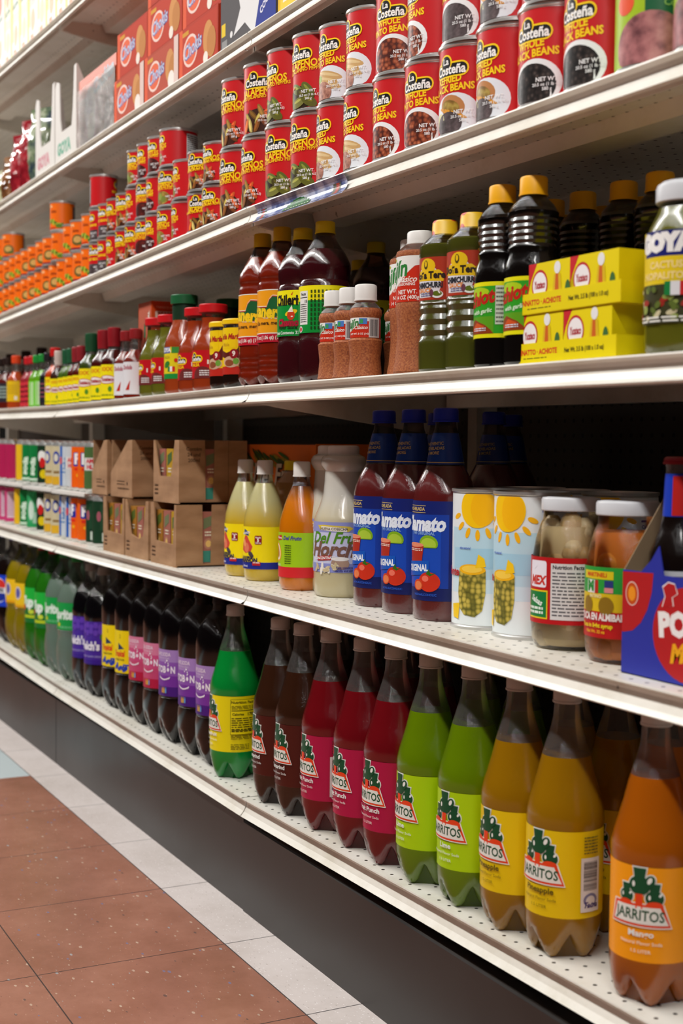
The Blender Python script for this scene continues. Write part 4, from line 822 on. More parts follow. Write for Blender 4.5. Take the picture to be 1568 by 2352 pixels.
def carrier():
    W, D, H = .235, .155, .112; t = .0012; BL = mat('#26309a', .4); BI = mat('#8a7458', .8); b = MB()
    b.plate([(0, 0), (W, 0), (W, H+.002), (W*.70, H), (W*.60, H*1.18), (W*.50, H*.99), (W*.30, H*.99), (.066, H*.99), (.058, H*1.26), (.046, H*1.12), (.03, H), (0, H)], 0, t, BL)
    b.plate([(0, 0), (W, 0), (W, H), (0, H)], D-t, t, BL); b.box((0, 0, 0), (W, D, t), BI)
    for x in (0, W-t): b.plate([(t, 0), (D-t, 0), (D-t, H), (D*.62, H*1.75), (D*.5, H*1.85), (D*.38, H*1.75), (t, H)], x, t, BI, 'x')
    b.plate([(0, 0), (W, 0), (W, H*1.9), (W*.7, H*2.2), (W*.3, H*2.2), (0, H*1.9)], D/2-t/2, t, BI)
    a = Art(None, lambda u, v, o: (u, -o, v)); R_ = '#b0181c'
    a.poly([(0, H-.002), (0, H*.40)]+[(.004+.046*sin(q*pi/10), H*.40+(H*.60)*(1-cos(q*pi/10))) for q in range(6)], R_)
    a.ell(.016, H*.78, .0105, .013, '#e0d0c8', 20); a.ell(.016, H*.78, .0095, .012, '#c04a10', 20); a.ell(.016, H*.78, .006, .008, '#e8901c', 12)
    a.ell(.104, H*.47, .053, .049, R_, 36); a.text('PONY', .106, H*.56, .034, '#ece8e6', .06, .0, rot=.10); a.text('Malta', .106, H*.30, .026, '#e8a410', .05, .3, rot=.12)
    for e, c in ((.0012, '#ece8e6'), (0, R_)):
        a.poly([(.066-e, H*.70), (.070-e, H*.80), (.066-e, H*.88+e), (.074, H*.93+e), (.084, H*.92+e), (.088+e, H*.84), (.080+e, H*.80), (.082+e, H*.72)], c)
    return [('carrier', b.mesh('carrier', False)), ('printed_panel', a.mesh('print', False))]
XC = -1.168
thing('bottle_carrier', carrier(), XC, .030, sh('5', XC), 0, 'blue and red cardboard bottle carrier at the right end of the second shelf', 'bottle carrier')
MP = [(0, .027), (.004, .030), (.10, .030), (.115, .0285), (.135, .020), (.150, .0155), (.17, .0145), (.196, .0132), (.198, .0142), (.202, .0142)]
ma = Art(.0302); ma.wrap(.02, .10, '#c8c8cc'); ma.lines(-.02, .085, .02, .097, 2, '#3a3a44'); ma.rect(-.03, .02, .03, .07, '#b0181c')
mn = MB(); mn.lathe([(.150, .0160), (.172, .0150), (.190, .0142)], mat('#1a3ab0', .35), 30); mn.f = mn.f[:-2]; mn.m = mn.m[:-2]
mo = Art(.0154, fn=lambda u, v, o: ((.0160-.045*(v-.150)+.0003+o)*sin(u/.0154), -(.0160-.045*(v-.150)+.0003+o)*cos(u/.0154), v), step=.004); mo.rect(-.012, .151, .040, .188, '#b8201c')
MALT = bottle(MP, .190, liquid('dark_malt_bottle', '#120a08', .1), cap_mb(.199, .206, .0155, mat('#8c1420', .35)), art=ma, extra=[('neck_label', mn.mesh('neck_label'), [('neck_print', mo.mesh('neck_print'))])])
for i, (dx, dy) in enumerate(((.041, .040), (.118, .040), (.195, .040), (.041, .114), (.118, .114))):
    thing('malt_bottle', MALT, XC+dx, .030+dy, sh('5', XC)+.0014, 1.2, 'dark malt bottle with red neck label standing in blue carrier', 'bottle', 'malt bottles in the carrier', sc=(1.05, 1.13))

# ------------------------------------------------------------------ third shelf: sauces
def pour(H, R, rn, z_sh, ringspans=(), dd=.0015, st=.009, base=.9):
    return rings([(0, R*base*.8), (.004, R*base), (.012, R), (z_sh*H, R), ((z_sh+.05)*H, R*.96), ((z_sh+.12)*H, R*.72), ((z_sh+.18)*H, R*.48), (.915*H, rn), (.93*H, rn)], ringspans, dd, st)
def botanera():
    H, R = .264, .0405; a = Art(R+.0002); a.wrap(.070, .157, '#e89a14'); a.wrap(.070, .085, '#b8162c'); a.wrap(.084, .0855, '#e8e4d8'); a.wrap(.1555, .157, '#e8e4d8')
    for k, (e, c) in enumerate(((.0025, '#ece8dc'), (.0015, '#b8201c'), (0, '#1a5a30'))):
        a.poly([(-.055, .137+e), (-.02, .128+e), (.005, .127+e), (.010, .139+e), (.016, .145+e), (.030, .144+e), (.040, .134), (.048, .110-e), (.0, .112-e), (-.055, .123-e)], c)
    a.text('Botanera', -.008, .121, .0285, '#f0c81c', .05, .0, sx=.82, rot=-.10); a.text('¡La mera, mera!', .006, .1015, .0085, '#2a1a10', .02, .2); a.text('33.9 fl oz (1.06 qt) (1 L)', .0, .0775, .0085, '#f0e4dc', .02, sx=.85); a.lines(-.036, .088, -.024, .104, 4, '#4a3a1c')
    return bottle(pour(H, R, .014, .68, ((.02, .06), (.165, .185)), .0022, .016), .222, liquid('hot_sauce_red', '#7c200c', .2), cap_mb(.240, .264, .0152, mat('#e0b80c', .4), False), petal=.018, art=a, shell=pet('reddish_clear', '#b89a88'))
def chamoy(v):
    H, R = .2513, .0405; a = Art(R+.0002); a.wrap(.075, .148, '#0a8a34'); a.wrap(.125, .148, '#ece00c')
    if v == 0:
        a.text('Chilerito', .004, .1315, .0225, '#1a1410', .05, sx=.78); a.poly([(.008, .141), (.012, .146), (.010, .139)], '#c8281c'); a.ell(.008, .112, .0115, .0045, '#e8c01c', 14, .3); a.ell(.008, .108, .007, .008, '#c83a1c', 14); a.poly([(.002, .113), (.010, .124), (.012, .113)], '#e8e4d8'); a.ell(.010, .106, .002, .001, '#f0e8e0', 8)
        a.text('Chamoy', .004, .096, .0155, '#8c1a2a', .08, sx=.9); a.text('Chamoy', .004, .096, .0155, '#a81c34', .04, sx=.9); a.text('Flavor Sauce', .0, .0885, .0075, '#101c10', .02); a.text('Net Contents 33.8 fl oz', .008, .080, .0072, '#e8f0e8', .02)
    else:
        a.rect(-.034, .088, -.014, .140, '#e0e0dc'); a.text('Facts', -.024, .135, .006, '#14140f', .03); a.text('15', -.018, .1235, .006, '#14140f', .04); a.lines(-.032, .091, -.016, .121, 9, '#3a3a38', .35); a.rect(-.033, .1295, -.015, .1305, '#101010')
        a.ell(-.030, .081, .005, .005, '#e8e8e4', 14); a.ell(-.030, .081, .0035, .0035, '#c83a3a', 12)
        for q in range(7): a.lines(-.008+.006*q, .079, -.005+.006*q, .142, 9, '#16380c' if q % 2 else '#1c3a10', .7, seed=q)
        a.text('CHAMOY', .040, .11, .008, '#163a12', .02, rot=1.57)
    P = rings([(0, .034), (.004, .038), (.012, .0405), (.060, .0405), (.068, .0385), (.072, .0400), (.152, .0400), (.158, .0375), (.168, .0400), (.178, .0405), (.185, .0400), (.200, .0330), (.214, .0230), (.226, .0160), (.234, .0150)], ())
    return bottle(P, .206, liquid('chamoy_dark_red', '#3a0c12', .15), cap_mb(.232, .2513, .0158, mat('#e8cc0c', .4), False), art=a, shell=pet('reddish_clear', '#b89a88'))
TAJ = speckle('chili_powder', [(.3, '#743618'), (.5, '#985024'), (.75, '#b07040')], 420, .7, 'noise')
WCAP = mat('#dcdad6', .4)
def tajin(big):
    if big:
        H, R = .1964, .0365; a = Art(.0338); a.wrap(.098, .160, '#c42c14'); a.poly([(-.05, .160), (.05, .160), (.05, .150), (.022, .146), (-.012, .118), (-.05, .112)], '#e4e4e0'); a.text('Tajín', -.018, .140, .032, '#2a7a34', .03, .25, rot=.12, sx=.9); a.ell(-.018, .156, .004, .002, '#c4c820', 8)
        a.text('Clásico', .008, .128, .0115, '#f0e8e0', .02, .3); a.text('SEASONING', .008, .1215, .0055, '#f0e8e0', .02); a.text('NET WT.', .010, .111, .0080, '#f0e8e0', .02); a.text('14 OZ (400g)', .010, .1035, .0075, '#f0e8e0', .02)
        P = rings([(0, .034), (.004, .0365), (.012, .0355), (.018, .0340), (.05, .0315), (.080, .0325), (.092, .0345), (.096, .0336), (.160, .0336), (.163, .0345), (.168, .0330), (.176, .024), (.180, .0185), (.184, .0180)], ())
        return bottle(P, .168, TAJ, cap_mb(.178, .1964, .0190, WCAP), art=a, sq=0, extra=None)
    a = Art(.0222); a.wrap(.058, .0865, '#c42c14'); a.poly([(-.035, .0865), (.035, .0865), (.035, .083), (.004, .080), (-.012, .068), (-.035, .064)], '#e4e4e0'); a.text('Tajín', -.014, .077, .017, '#2a7a34', .03, .25, rot=.12, sx=.9); a.text('Clásico', .004, .072, .0072, '#f0e8e0', .02, .3); a.rect(.002, .077, .014, .0855, '#4a7ac0'); a.rect(.003, .078, .008, .084, '#3a9a5a'); a.text('NET WT. 5 OZ (142g)', .002, .063, .0036, '#f0e8e0', .02)
    a.rect(.0165, .058, .035, .0865, '#c8c6c4'); a.bars(.018, .060, .031, .084, 12, '#1c1a1c')
    P = [(0, .0235), (.003, .0255), (.006, .0245), (.03, .0225), (.045, .0240), (.054, .0250), (.057, .0220), (.0875, .0220), (.092, .0242), (.098, .0235), (.104, .0200), (.110, .0140), (.116, .0130)]
    return bottle(P, .101, TAJ, cap_mb(.112, .136, .0160, WCAP), art=a)
def chimi():
    H = .2006; a = Art(.0336); a.wrap(.094, .150, '#a8341c'); W = '#d8d6dc'
    a.ell(-.004, .116, .021, .024, W, 20, 0, (.0975, .15)); a.rect(-.022, .098, .014, .112, W); a.ell(-.004, .138, .013, .0105, '#e0b814', 18); a.poly([(-.028, .120), (-.020, .133), (.014, .133), (.022, .127), (.020, .118)], '#e0b814'); a.ell(-.006, .140, .0035, .006, '#4a3a14', 12); a.ell(-.006, .141, .002, .004, '#e0b814', 10)
    a.text('Doña Tere', -.004, .126, .0125, '#2a1c14', .05, sx=.95); a.text('CHIMICHURRI', -.003, .113, .0098, '#22222a', .05, sx=.72); a.text('SAUCE', -.008, .1065, .0075, '#e08a3a', .03); a.lines(-.016, .0985, .004, .104, 2, '#6a6a90', .5); a.ell(.012, .101, .008, .005, '#e4e4e0', 14); a.ell(.012, .102, .0065, .0035, '#5a6a14', 12); a.ell(.004, .103, .003, .005, '#6a3a4a', 10)
    P = rings([(0, .030), (.004, .034), (.036, .0345), (.090, .0345), (.092, .0334), (.151, .0334), (.153, .0345), (.166, .0335), (.174, .0260), (.180, .0190), (.184, .0165)], ((.040, .088),), .0028, .0145)
    c = MB(); CM = speckle('cap_wrap_print', [(0., '#a8281c'), (.38, '#b8301c'), (.42, '#d8a818'), (1, '#e0b81c')], 70, .4)
    c.lathe([(.180, .0185), (.181, .0178), (.198, .0172), (.2006, .0155)], CM, 30)
    return bottle(P, .168, liquid('chimichurri_green', '#4a4c18', .2), c.mesh('cap'), art=a, shell=pet('green_tint_clear', '#b8b890'))
def achiote():
    a = Art(.0333); a.wrap(.036, .104, '#e0dc0c'); a.wrap(.041, .099, '#2f9a20'); a.rect(-.035, .041, .018, .062, '#5a9a1a'); a.ell(-.006, .092, .018, .006, '#a8c818', 14); a.poly([(-.035, .041), (-.03, .050), (-.012, .059), (.006, .052), (.014, .046), (.018, .041)], '#8a3a14'); a.poly([(-.02, .046), (-.008, .055), (.006, .050), (-.006, .043)], '#c8501c')
    a.text('Achiote', -.006, .083, .0235, '#c82a14', .04, .3, sx=.88, rot=.16); a.text('Achiote', -.0065, .0835, .0235, '#b8201a', .02, .3, sx=.88, rot=.16); a.text('with garlic', .0, .068, .0075, '#d8f0d0', .02, .2, rot=.1); a.lines(-.014, .044, .008, .049, 2, '#d8dce8', .5); a.rect(.020, .052, .032, .099, '#c8ccc0'); a.lines(.021, .053, .031, .098, 9, '#5a5a50', .4)
    P = rings([(0, .029), (.004, .0325), (.012, .0330), (.110, .0330), (.122, .0325), (.132, .0285), (.138, .0295), (.175, .0310), (.182, .0305), (.192, .0240), (.200, .0160), (.206, .0150)], ((.14, .178),), .0018, .0076)
    return bottle(P, .186, liquid('achiote_black', '#0c0807', .05), cap_mb(.202, .225, .0170, mat('#e8a80c', .4), False), art=a, shell=pet('smoky_clear', '#9a9088'))
def salsa(kind):
    col = {'verde': '#6a6a1c', 'roja': '#a03a18', 'goya': '#a8441c'}[kind]; H, R = (.1633, .0385) if kind != 'goya' else (.196, .0385)
    s = H/.1633; lz = .150 if kind != 'goya' else .150*s
    a = Art(R+.0003)
    if kind == 'goya':
        a.wrap(.030, .092, '#d8c81c'); a.wrap(.030, .040, '#1a8a3a'); a.rect(-.03, .080, .0, .092, '#2a4a9a'); a.text('GOYA', -.014, .086, .011, '#e8e8e8', .06); a.rect(.004, .08, .05, .092, '#3a8a3a'); a.ell(-.010, .058, .010, .006, '#2f7a2a', 14, .4); a.text('SALSA', -.010, .072, .007, '#b8a01c', .03); a.rect(-.006, .044, .0, .054, '#1a7a3a'); a.rect(.0, .044, .006, .054, '#e8e8e4'); a.rect(.006, .044, .012, .054, '#c8281c'); a.ell(.014, .066, .004, .004, '#c8281c', 10)
    else:
        a.wrap(.024, .076, '#b8101c'); a.ell(.002, .028, .022, .018, '#6a2a28', 16, 0, (.024, .076)); logo_costena(a, -.016, .060, .62); a.text('SALSA', -.016, .0485, .0085, YEL, .03); a.rect(.012, .050, .015, .058, '#e4e0dc'); a.lines(-.004, .028, .018, .040, 3, '#e0dcdc', .5)
    P = [(0, R*.88), (.004, R*.97), (.010, R), (.078*s, R), (.090*s, R*.94), (.104*s, R*.76), (.118*s, R*.62), (.130*s, R*.56), (lz-.004, R*.56), (lz, R*.60)]
    lid = MB(); lid.lathe([(lz-.003, R*.66), (lz-.002, R*.70), (H-.002, R*.70), (H, R*.66)], mat('#1c5a34' if kind == 'goya' else '#c0141c', .35), 40)
    ex = [('lid', lid.mesh('lid'))]
    if kind == 'goya':
        nb = MB(); nb.lathe([(lz-.050, R*.60), (lz-.004, R*.61)], mat('#14301c', .4), 30); nb.f = nb.f[:-2]; nb.m = nb.m[:-2]; ex.append(('neck_band', nb.mesh('neck_band')))
    return bottle(P, lz-.012, liquid('salsa_'+kind, col, .2), art=a, shell=GLASSC, extra=ex)
def molejar():
    R = .0315; a = Art(R+.0002); a.wrap(.024, .106, '#e8c40c'); a.wrap(.024, .038, '#b8281c'); a.poly([(-.03, .106), (-.03, .068), (-.01, .062), (.012, .068), (.022, .085), (.024, .106), (.04, .106), (.04, .055), (.0, .050), (-.03, .056)], '#5a1c14')
    a.rect(-.03, .070, .010, .106, '#e8c40c'); a.text('Doña María', -.008, .090, .0135, '#a8201c', .04, .25, sx=.8); a.text('Mole', -.012, .076, .009, '#c89a1c', .02); a.ell(.0, .046, .018, .010, '#c8a48a', 16); a.ell(-.004, .044, .010, .006, '#8a4a2c', 12); a.ell(.006, .060, .0085, .0085, '#8c141c', 18); a.text('9', .006, .060, .012, '#f0e0d8', .04); a.ell(.010, .047, .0055, .0055, '#6a9a3a', 14); a.rect(.028, .036, .045, .104, '#d8b414'); a.lines(.029, .04, .044, .10, 12, '#6a4a10', .35)
    b = MB(); b.lathe([(0, .027), (.004, .030), (.012, .0315), (.110, .0315), (.113, .030)], liquid('mole_brown', '#1c0d08', .05), 40)
    l = MB(); l.lathe([(.112, .0325), (.113, .0335), (.120, .0335), (.122, .032)], mat('#e8c00c', .35), 40)
    return [('glass', b.mesh('glass')), ('lid', l.mesh('lid')), ('label', a.mesh('label'))]
def goyajar():
    P = [(0, .034), (.004, .038), (.012, .0395), (.115, .0395), (.128, .0370), (.142, .0300), (.152, .0260), (.160, .0260)]
    a = Art(.0398); a.wrap(.030, .124, '#e0c41c'); a.rect(-.032, .098, .020, .124, '#141c6a'); a.rect(.020, .098, .05, .124, '#e0701c'); a.text('GOYA', -.006, .111, .0235, '#ecebe8', .10, sx=.95); a.text('CACTUS', -.002, .089, .010, '#f0d890', .03); a.text('NOPALITOS', -.004, .078, .010, '#f0d890', .03); a.wrap(.030, .070, '#3a3a20')
    rr = random.Random(8)
    for q in range(40): a.ell(rr.uniform(-.045, .045), rr.uniform(.036, .066), rr.uniform(.003, .006), rr.uniform(.002, .004), ('#8a9a4a', '#5a6a2a', '#9a2a20', '#c8c09a')[q % 4], 10, rr.uniform(0, 3))
    a.rect(.0, .058, .006, .072, '#1a7a3a'); a.rect(.006, .058, .015, .072, '#dcdce0'); a.rect(.015, .058, .024, .072, '#c02020'); a.lines(-.03, .031, .03, .038, 2, '#e8e8e0', .5)
    lid = MB(); lid.lathe([(.155, .0290), (.156, .0302), (.170, .0302), (.1735, .0290), (.177, .024)], mat('#c6c8cc', .35), 40)
    return bottle(P, .150, liquid('pickle_green', '#6a6a1c', .3), art=a, shell=GLASSC, extra=[('lid', lid.mesh('lid'))])
S4 = 'bottles on the third shelf'
def put4(nm, parts, px, R, H, t, desc, cat='bottle', Y=None, key='4', series=S4, sc=None, zmid=.4):
    Y = (.006+R) if Y is None else Y; X = solveX(px, Y, .9+H*zmid, R)
    if key: X = pack(key, X, R, .0004)
    return thing(nm, parts, X, Y, sh('4', X), aim(X, Y, t), desc, cat, series, sc=sc)
put4('food_jar', goyajar(), 1480, .0397, .177, -.45, 'glass jar of green cactus with white lid at the right end of the third shelf', 'jar', series=None)
# annatto boxes in their display trays
YB = mat('#e4d008', .35)
def annatto_box():
    W, D, H = .086, .045, .040; b = MB(); b.box((0, 0, 0), (W, D, H), YB); a = Art(None, lambda u, v, o: (u, -o, v))
    a.poly([(0, H), (.0, .018), (.004, .026), (.016, H)], '#c4202a'); a.ell(.022, .022, .0155, .0125, '#b81c28', 24); a.ell(.022, .022, .0135, .0105, '#ece8e8', 24); a.text('Yucateco', .022, .022, .0085, '#a81c28', .04, .2, sx=.65)
    a.ell(.056, .034, .006, .005, '#e4e4e4', 14); a.poly([(.050, .029), (.062, .029), (.066, .006), (.046, .006)], '#d8b41c'); a.poly([(.053, .029), (.058, .029), (.060, .008), (.051, .008)], '#c8601c'); a.ell(.056, .006, .010, .006, '#b04a30', 14, 0, (.001, .03)); a.ell(.076, .014, .005, .009, '#3f6a34', 14)
    return [('box', b.mesh('box', False)), ('print', a.mesh('print', False))]
def annatto_tray():
    W, D, H = .192, .062, .024; b = MB(); t = .001; b.box((0, 0, 0), (W, D, t), YB); b.box((0, 0, 0), (W, t, H), YB); b.box((0, D-t, 0), (W, D, H), YB); b.box((0, 0, 0), (t, D, H), YB); b.box((W-t, 0, 0), (W, D, H), YB)
    a = Art(None, lambda u, v, o: (u, -o, v)); a.text('ANNATTO · ACHIOTE', .045, .013, .0085, '#d0401c', .04, sx=.95); a.lines(.020, .005, .066, .0075, 1, '#6a5a10'); a.text('Net Wt. 3.5 lb (100 x 1.0 oz)', .135, .012, .0075, '#2a2410', .02, sx=.8)
    return [('tray', b.mesh('tray', False)), ('print', a.mesh('print', False))]
AB, AT = annatto_box(), annatto_tray()
for lay, xl, bx in ((0, -1.356, .008), (1, -1.350, .024)):
    z = sh('4', -1.26)+lay*.0575+.0005; nm = ('lower', 'upper')[lay]
    thing('display_tray', AT, xl, .012, z, 0, '%s yellow display tray of seasoning boxes beside the cactus jar' % nm, 'tray', 'yellow seasoning trays')
    for q in range(2): thing('seasoning_box', AB, xl+bx+.0875*q-(.004 if lay else 0)-(.0+.008*lay*q), .0135, z+.0155-.0144, 0, 'yellow seasoning box, %s one in the %s display tray' % (('left', 'right')[q], nm), 'box', 'yellow seasoning boxes', sc=(1, 1.42))
ACH = achiote(); CHI = chimi(); TJB = tajin(True); TJS = tajin(False)
for px, t in ((1157, -.66), (1101, -.72)): put4('sauce_bottle', ACH, px, .033, .225, t, 'dark annatto sauce bottle with green label and yellow cap, front row')
for px, y in ((1448, .15), (1372, .15), (1276, .15), (1215, .15)): put4('sauce_bottle', ACH, px, .033, .225, -.6, 'dark annatto sauce bottle with yellow cap, second row', Y=y, key='4b', zmid=.8)
for px, y in ((1420, .24), (1330, .24), (1245, .24)): put4('sauce_bottle', ACH, px, .033, .225, -.6, 'dark annatto sauce bottle with yellow cap, third row', Y=y, key='4c', zmid=.8)
for px, t in ((1040, -.45), (990, -.6)): put4('sauce_bottle', CHI, px, .0345, .2, t, 'green chimichurri bottle with red and yellow cap', zmid=.7)
for px, t in ((926, -.78), (900, -.72)): put4('seasoning_bottle', TJB, px, .0360, .196, t, 'large red chili seasoning bottle with white cap', Y=.045+(.03 if px < 910 else 0))
for px, t in ((826, -.5), (793, -.85), (756, -.7)): put4('seasoning_bottle', TJS, px, .0250, .136, t, 'small red chili seasoning bottle with white cap, front row')
put4('seasoning_bottle', TJS, 880, .0250, .136, -.5, 'small red chili seasoning bottle behind the front row', Y=.10, key=None, zmid=.9)
for px, v, t in ((699, 1, -.35), (644, 0, -.62)): put4('sauce_bottle', chamoy(v), px, .0405, .2513, t, ('dark red chamoy bottle with its back label turned outward' if v else 'dark red chamoy bottle with yellow and green front label').replace('cartoon-free ', ''))
BOT = botanera()
for px, t in ((605, -.7), (564, -.78)): put4('sauce_bottle', BOT, px, .0405, .264, t, 'tall red hot sauce bottle with orange label and yellow cap')
CH1 = chamoy(0)
for px, y in ((808, .22), (775, .30), (705, .20)): put4('sauce_bottle', CH1, px, .0405, .2513, -.5, 'dark chamoy bottle with yellow cap in the shadow behind the front row', Y=y, key=None, zmid=.8)
MJ = molejar()
for px, t in ((525, -.55), (492, -.75)): put4('food_jar', MJ, px, .0315, .122, t, 'brown mole jar with yellow lid and label', 'jar', series='mole jars')
SR, SV, SG = salsa('roja'), salsa('verde'), salsa('goya')
for px, t in ((441, -.55), (409, -.6)): put4('salsa_bottle', SR, px, .0385, .163, t, 'red salsa bottle with red lid and label', series='salsa bottles')
put4('salsa_bottle', SG, 384, .0385, .196, -.7, 'red salsa bottle with yellow label and dark green lid', series='salsa bottles')
for px, t in ((350, -.8), (322, -.8)): put4('salsa_bottle', SV, px, .0385, .163, t, 'green salsa bottle with red lid and label', series='salsa bottles')
put4('salsa_bottle', SG, 482, .0385, .196, -.5, 'dark salsa bottle with green lid in the back behind the mole jars', Y=.15, key=None, zmid=.9, series='salsa bottles')
for px in (535, 505): put4('salsa_bottle', SR, px, .0385, .163, -.5, 'red-lidded salsa bottle in the back behind the mole jars', Y=.16 if px == 535 else .24, key=None, zmid=.9, series='salsa bottles')
def sauce_box():
    W, D, H = .085, .072, .205; b = MB(); b.box((0, 0, 0), (W, D, H), mat('#c04a1c', .35)); a = Art(None, lambda u, v, o: (u, -o, v)); q = Art(None, lambda u, v, o: (W+o, u, v))
    a.rect(.004, .0, .081, H, '#b8604a'); a.poly([(.030, .02), (.055, .02), (.055, .11), (.048, .125), (.048, .16), (.037, .16), (.037, .125), (.030, .11)], '#6a2418'); a.rect(.037, .13, .048, .16, '#2a6a4a'); a.poly([(.0425, .025), (.065, .06), (.0425, .095), (.020, .06)], '#d8d4cc'); a.text('TABASCO', .0425, .06, .011, '#7a8a7a', .03, rot=1.57); a.text('ORIGINAL', .068, .155, .013, '#e0dcd0', .05, rot=1.57)
    q.text('TABASCO BRAND', D/2, .192, .0065, '#d8a48c', .02); q.rrect(.008, .168, D-.008, .184, .003, '#c8b8a8'); q.text('MAKES', D/2, .176, .0145, '#a8401c', .06); q.text('BREAKFAST', D/2, .158, .009, '#d8a48c', .04); q.lines(.01, .03, D-.01, .12, 9, '#8a3414')
    return [('box', b.mesh('box', False)), ('front_print', a.mesh('print', False)), ('side_print', q.mesh('print', False))]
X = PK['4']-.088; PK['4'] = X; thing('sauce_box', sauce_box(), X, .045, sh('4', X), 0, 'tall orange pepper sauce box behind the green salsa bottles', 'box')
# small hot sauces at the far left
def hot(kind):
    big = kind in ('bigred', 'biggreen'); K = {'bigred': ('#4a0e0a', '#8c1620'), 'biggreen': ('#3a4a14', '#1a4a2c'), 'smallgreen': ('#4a6a1c', '#1c5434'), 'smallred': ('#5a140c', '#8c2028'), 'smallwhite': ('#3a1a12', '#c8b8b0'), 'orange': ('#c8440c', '#c01818'), 'white': ('#7a1c0c', '#8a1c20'),
        'black': ('#1c1a1c', '#1a1a20'), 'lime': ('#6ab01c', '#1c8a34'), 'pink': ('#a82a34', '#c01c24'), 'sriracha': ('#c04a1c', '#d8441c'), 'dark': ('#6a1c14', '#241410')}[kind]
    H, R = (.165, .0290) if big else (.150, .026) if kind in ('white', 'sriracha', 'dark', 'orange') else (.139, .0215); a = Art(R+.0002)
    if kind in ('bigred', 'biggreen', 'smallgreen', 'smallred', 'smallwhite', 'orange'):
        h = H*.46; z = H*.03; a.wrap(z, z+h, '#ecdc10'); a.rect(R*.62, z, R*3.1, z+h, '#1a6ac8'); a.text('XXX', -R*.1, z+h*.86, R*.42, '#d8781c', .04, sx=1.2); a.ell(-R*.05, z+h*.56, R*.82, R*.34, '#b81c28', 20); a.ell(-R*.05, z+h*.56, R*.76, R*.29, '#e8e0e0', 20); a.text('Yucateco', -R*.05, z+h*.56, R*.42, '#a01c28', .05, .15, sx=.8); a.ell(R*.25, z+h*.28, R*.16, R*.22, '#4f8a24', 10); a.lines(-R*.7, z+h*.05, R*.5, z+h*.16, 1, '#8a9a1c')
    elif kind == 'white': a.wrap(H*.06, H*.52, '#dcdce0'); a.text('Cholula', -R*.2, H*.44, R*.5, '#a8344a', .03, .2, sx=.7); a.poly([(-R*.3, H*.12), (R*.2, H*.26), (R*.1, H*.12)], '#b82a1c')
    elif kind == 'lime': a.wrap(0.004, H*.5, '#6ac818'); a.bars(-R*.6, .006, R*.4, H*.48, 3, '#d8e4c8')
    elif kind == 'pink': a.wrap(.004, H*.5, '#c8323c'); a.lines(-R*.8, .01, R*.8, H*.46, 4, '#6a1420')
    elif kind == 'black': a.wrap(.01, H*.5, '#20202a'); a.lines(-R*.8, .02, R*.8, H*.46, 4, '#8a4a5a')
    elif kind == 'sriracha': a.wrap(.02, H*.52, '#e0b818'); a.lines(-R*.7, .04, R*.5, H*.45, 4, '#b8901c', .4); a.rect(R*.2, .025, R*.5, .035, '#e8e4dc')
    else: a.wrap(.02, H*.5, '#2a2a34'); a.lines(-R*.7, .03, R*.5, H*.45, 4, '#9ab0a8', .5)
    P = [(0, R*.92), (.003, R), (H*.53, R), (H*.58, R*.92), (H*.66, R*.55), (H*.72, R*.42), (H*.80, R*.40), (H*.86, R*.40)]
    c = MB(); r = R*.52; c.lathe([(H*.74 if big or 'small' in kind else H*.85, r*.92), (H*.86, r*.98), (H*.87, r), (H-.002, r), (H, r*.85)], mat(K[1], .4), 28)
    return bottle(P, H*.70, liquid('sauce_'+kind, K[0], .25), c.mesh('cap'), art=a), R, H
HOT = {}
HN = {'bigred': 'larger hot sauce bottle with yellow label, red neck', 'biggreen': 'larger hot sauce bottle with yellow label, green neck', 'smallgreen': 'small green-necked hot sauce bottle with yellow label', 'smallred': 'small red-necked hot sauce bottle with yellow label', 'smallwhite': 'small hot sauce bottle with pale cap and yellow label', 'orange': 'orange hot sauce bottle with red cap',
      'white': 'hot sauce bottle with white label', 'black': 'thin black-labelled sauce bottle', 'lime': 'bright green sauce bottle', 'pink': 'sauce bottle with red cap and pinkish red label', 'sriracha': 'orange sauce bottle with yellow label', 'dark': 'sauce bottle with dark label and dark cap'}
for kind, px, t in (('white', 283, -.6), ('white', 262, -.6), ('bigred', 232, -.55), ('bigred', 209, -.7), ('biggreen', 181, -.6), ('smallred', 166, -.6), ('smallred', 156, -.6), ('smallgreen', 145, -.5), ('smallgreen', 133, -.5), ('smallwhite', 115, -.4), ('orange', 105, -.6), ('black', 91, -.5), ('lime', 79, -.4), ('lime', 66, -.5), ('pink', 58, -.5), ('pink', 46, -.5), ('sriracha', 16, -.4), ('dark', -4, -.4), ('dark', -20, -.4)):
    if kind not in HOT: HOT[kind] = hot(kind)
    parts, R, H = HOT[kind]; put4('hot_sauce_bottle', parts, px, R, H, t, HN[kind], series='small hot sauce bottles', key='4h')
for px in (75, 40, 5): put4('hot_sauce_bottle', HOT['dark'][0], px, .026, .16, -.4, 'dark hot sauce bottle in shadow behind front row, third shelf', Y=.12, key=None, series='small hot sauce bottles', sc=(1.1, 1.2))

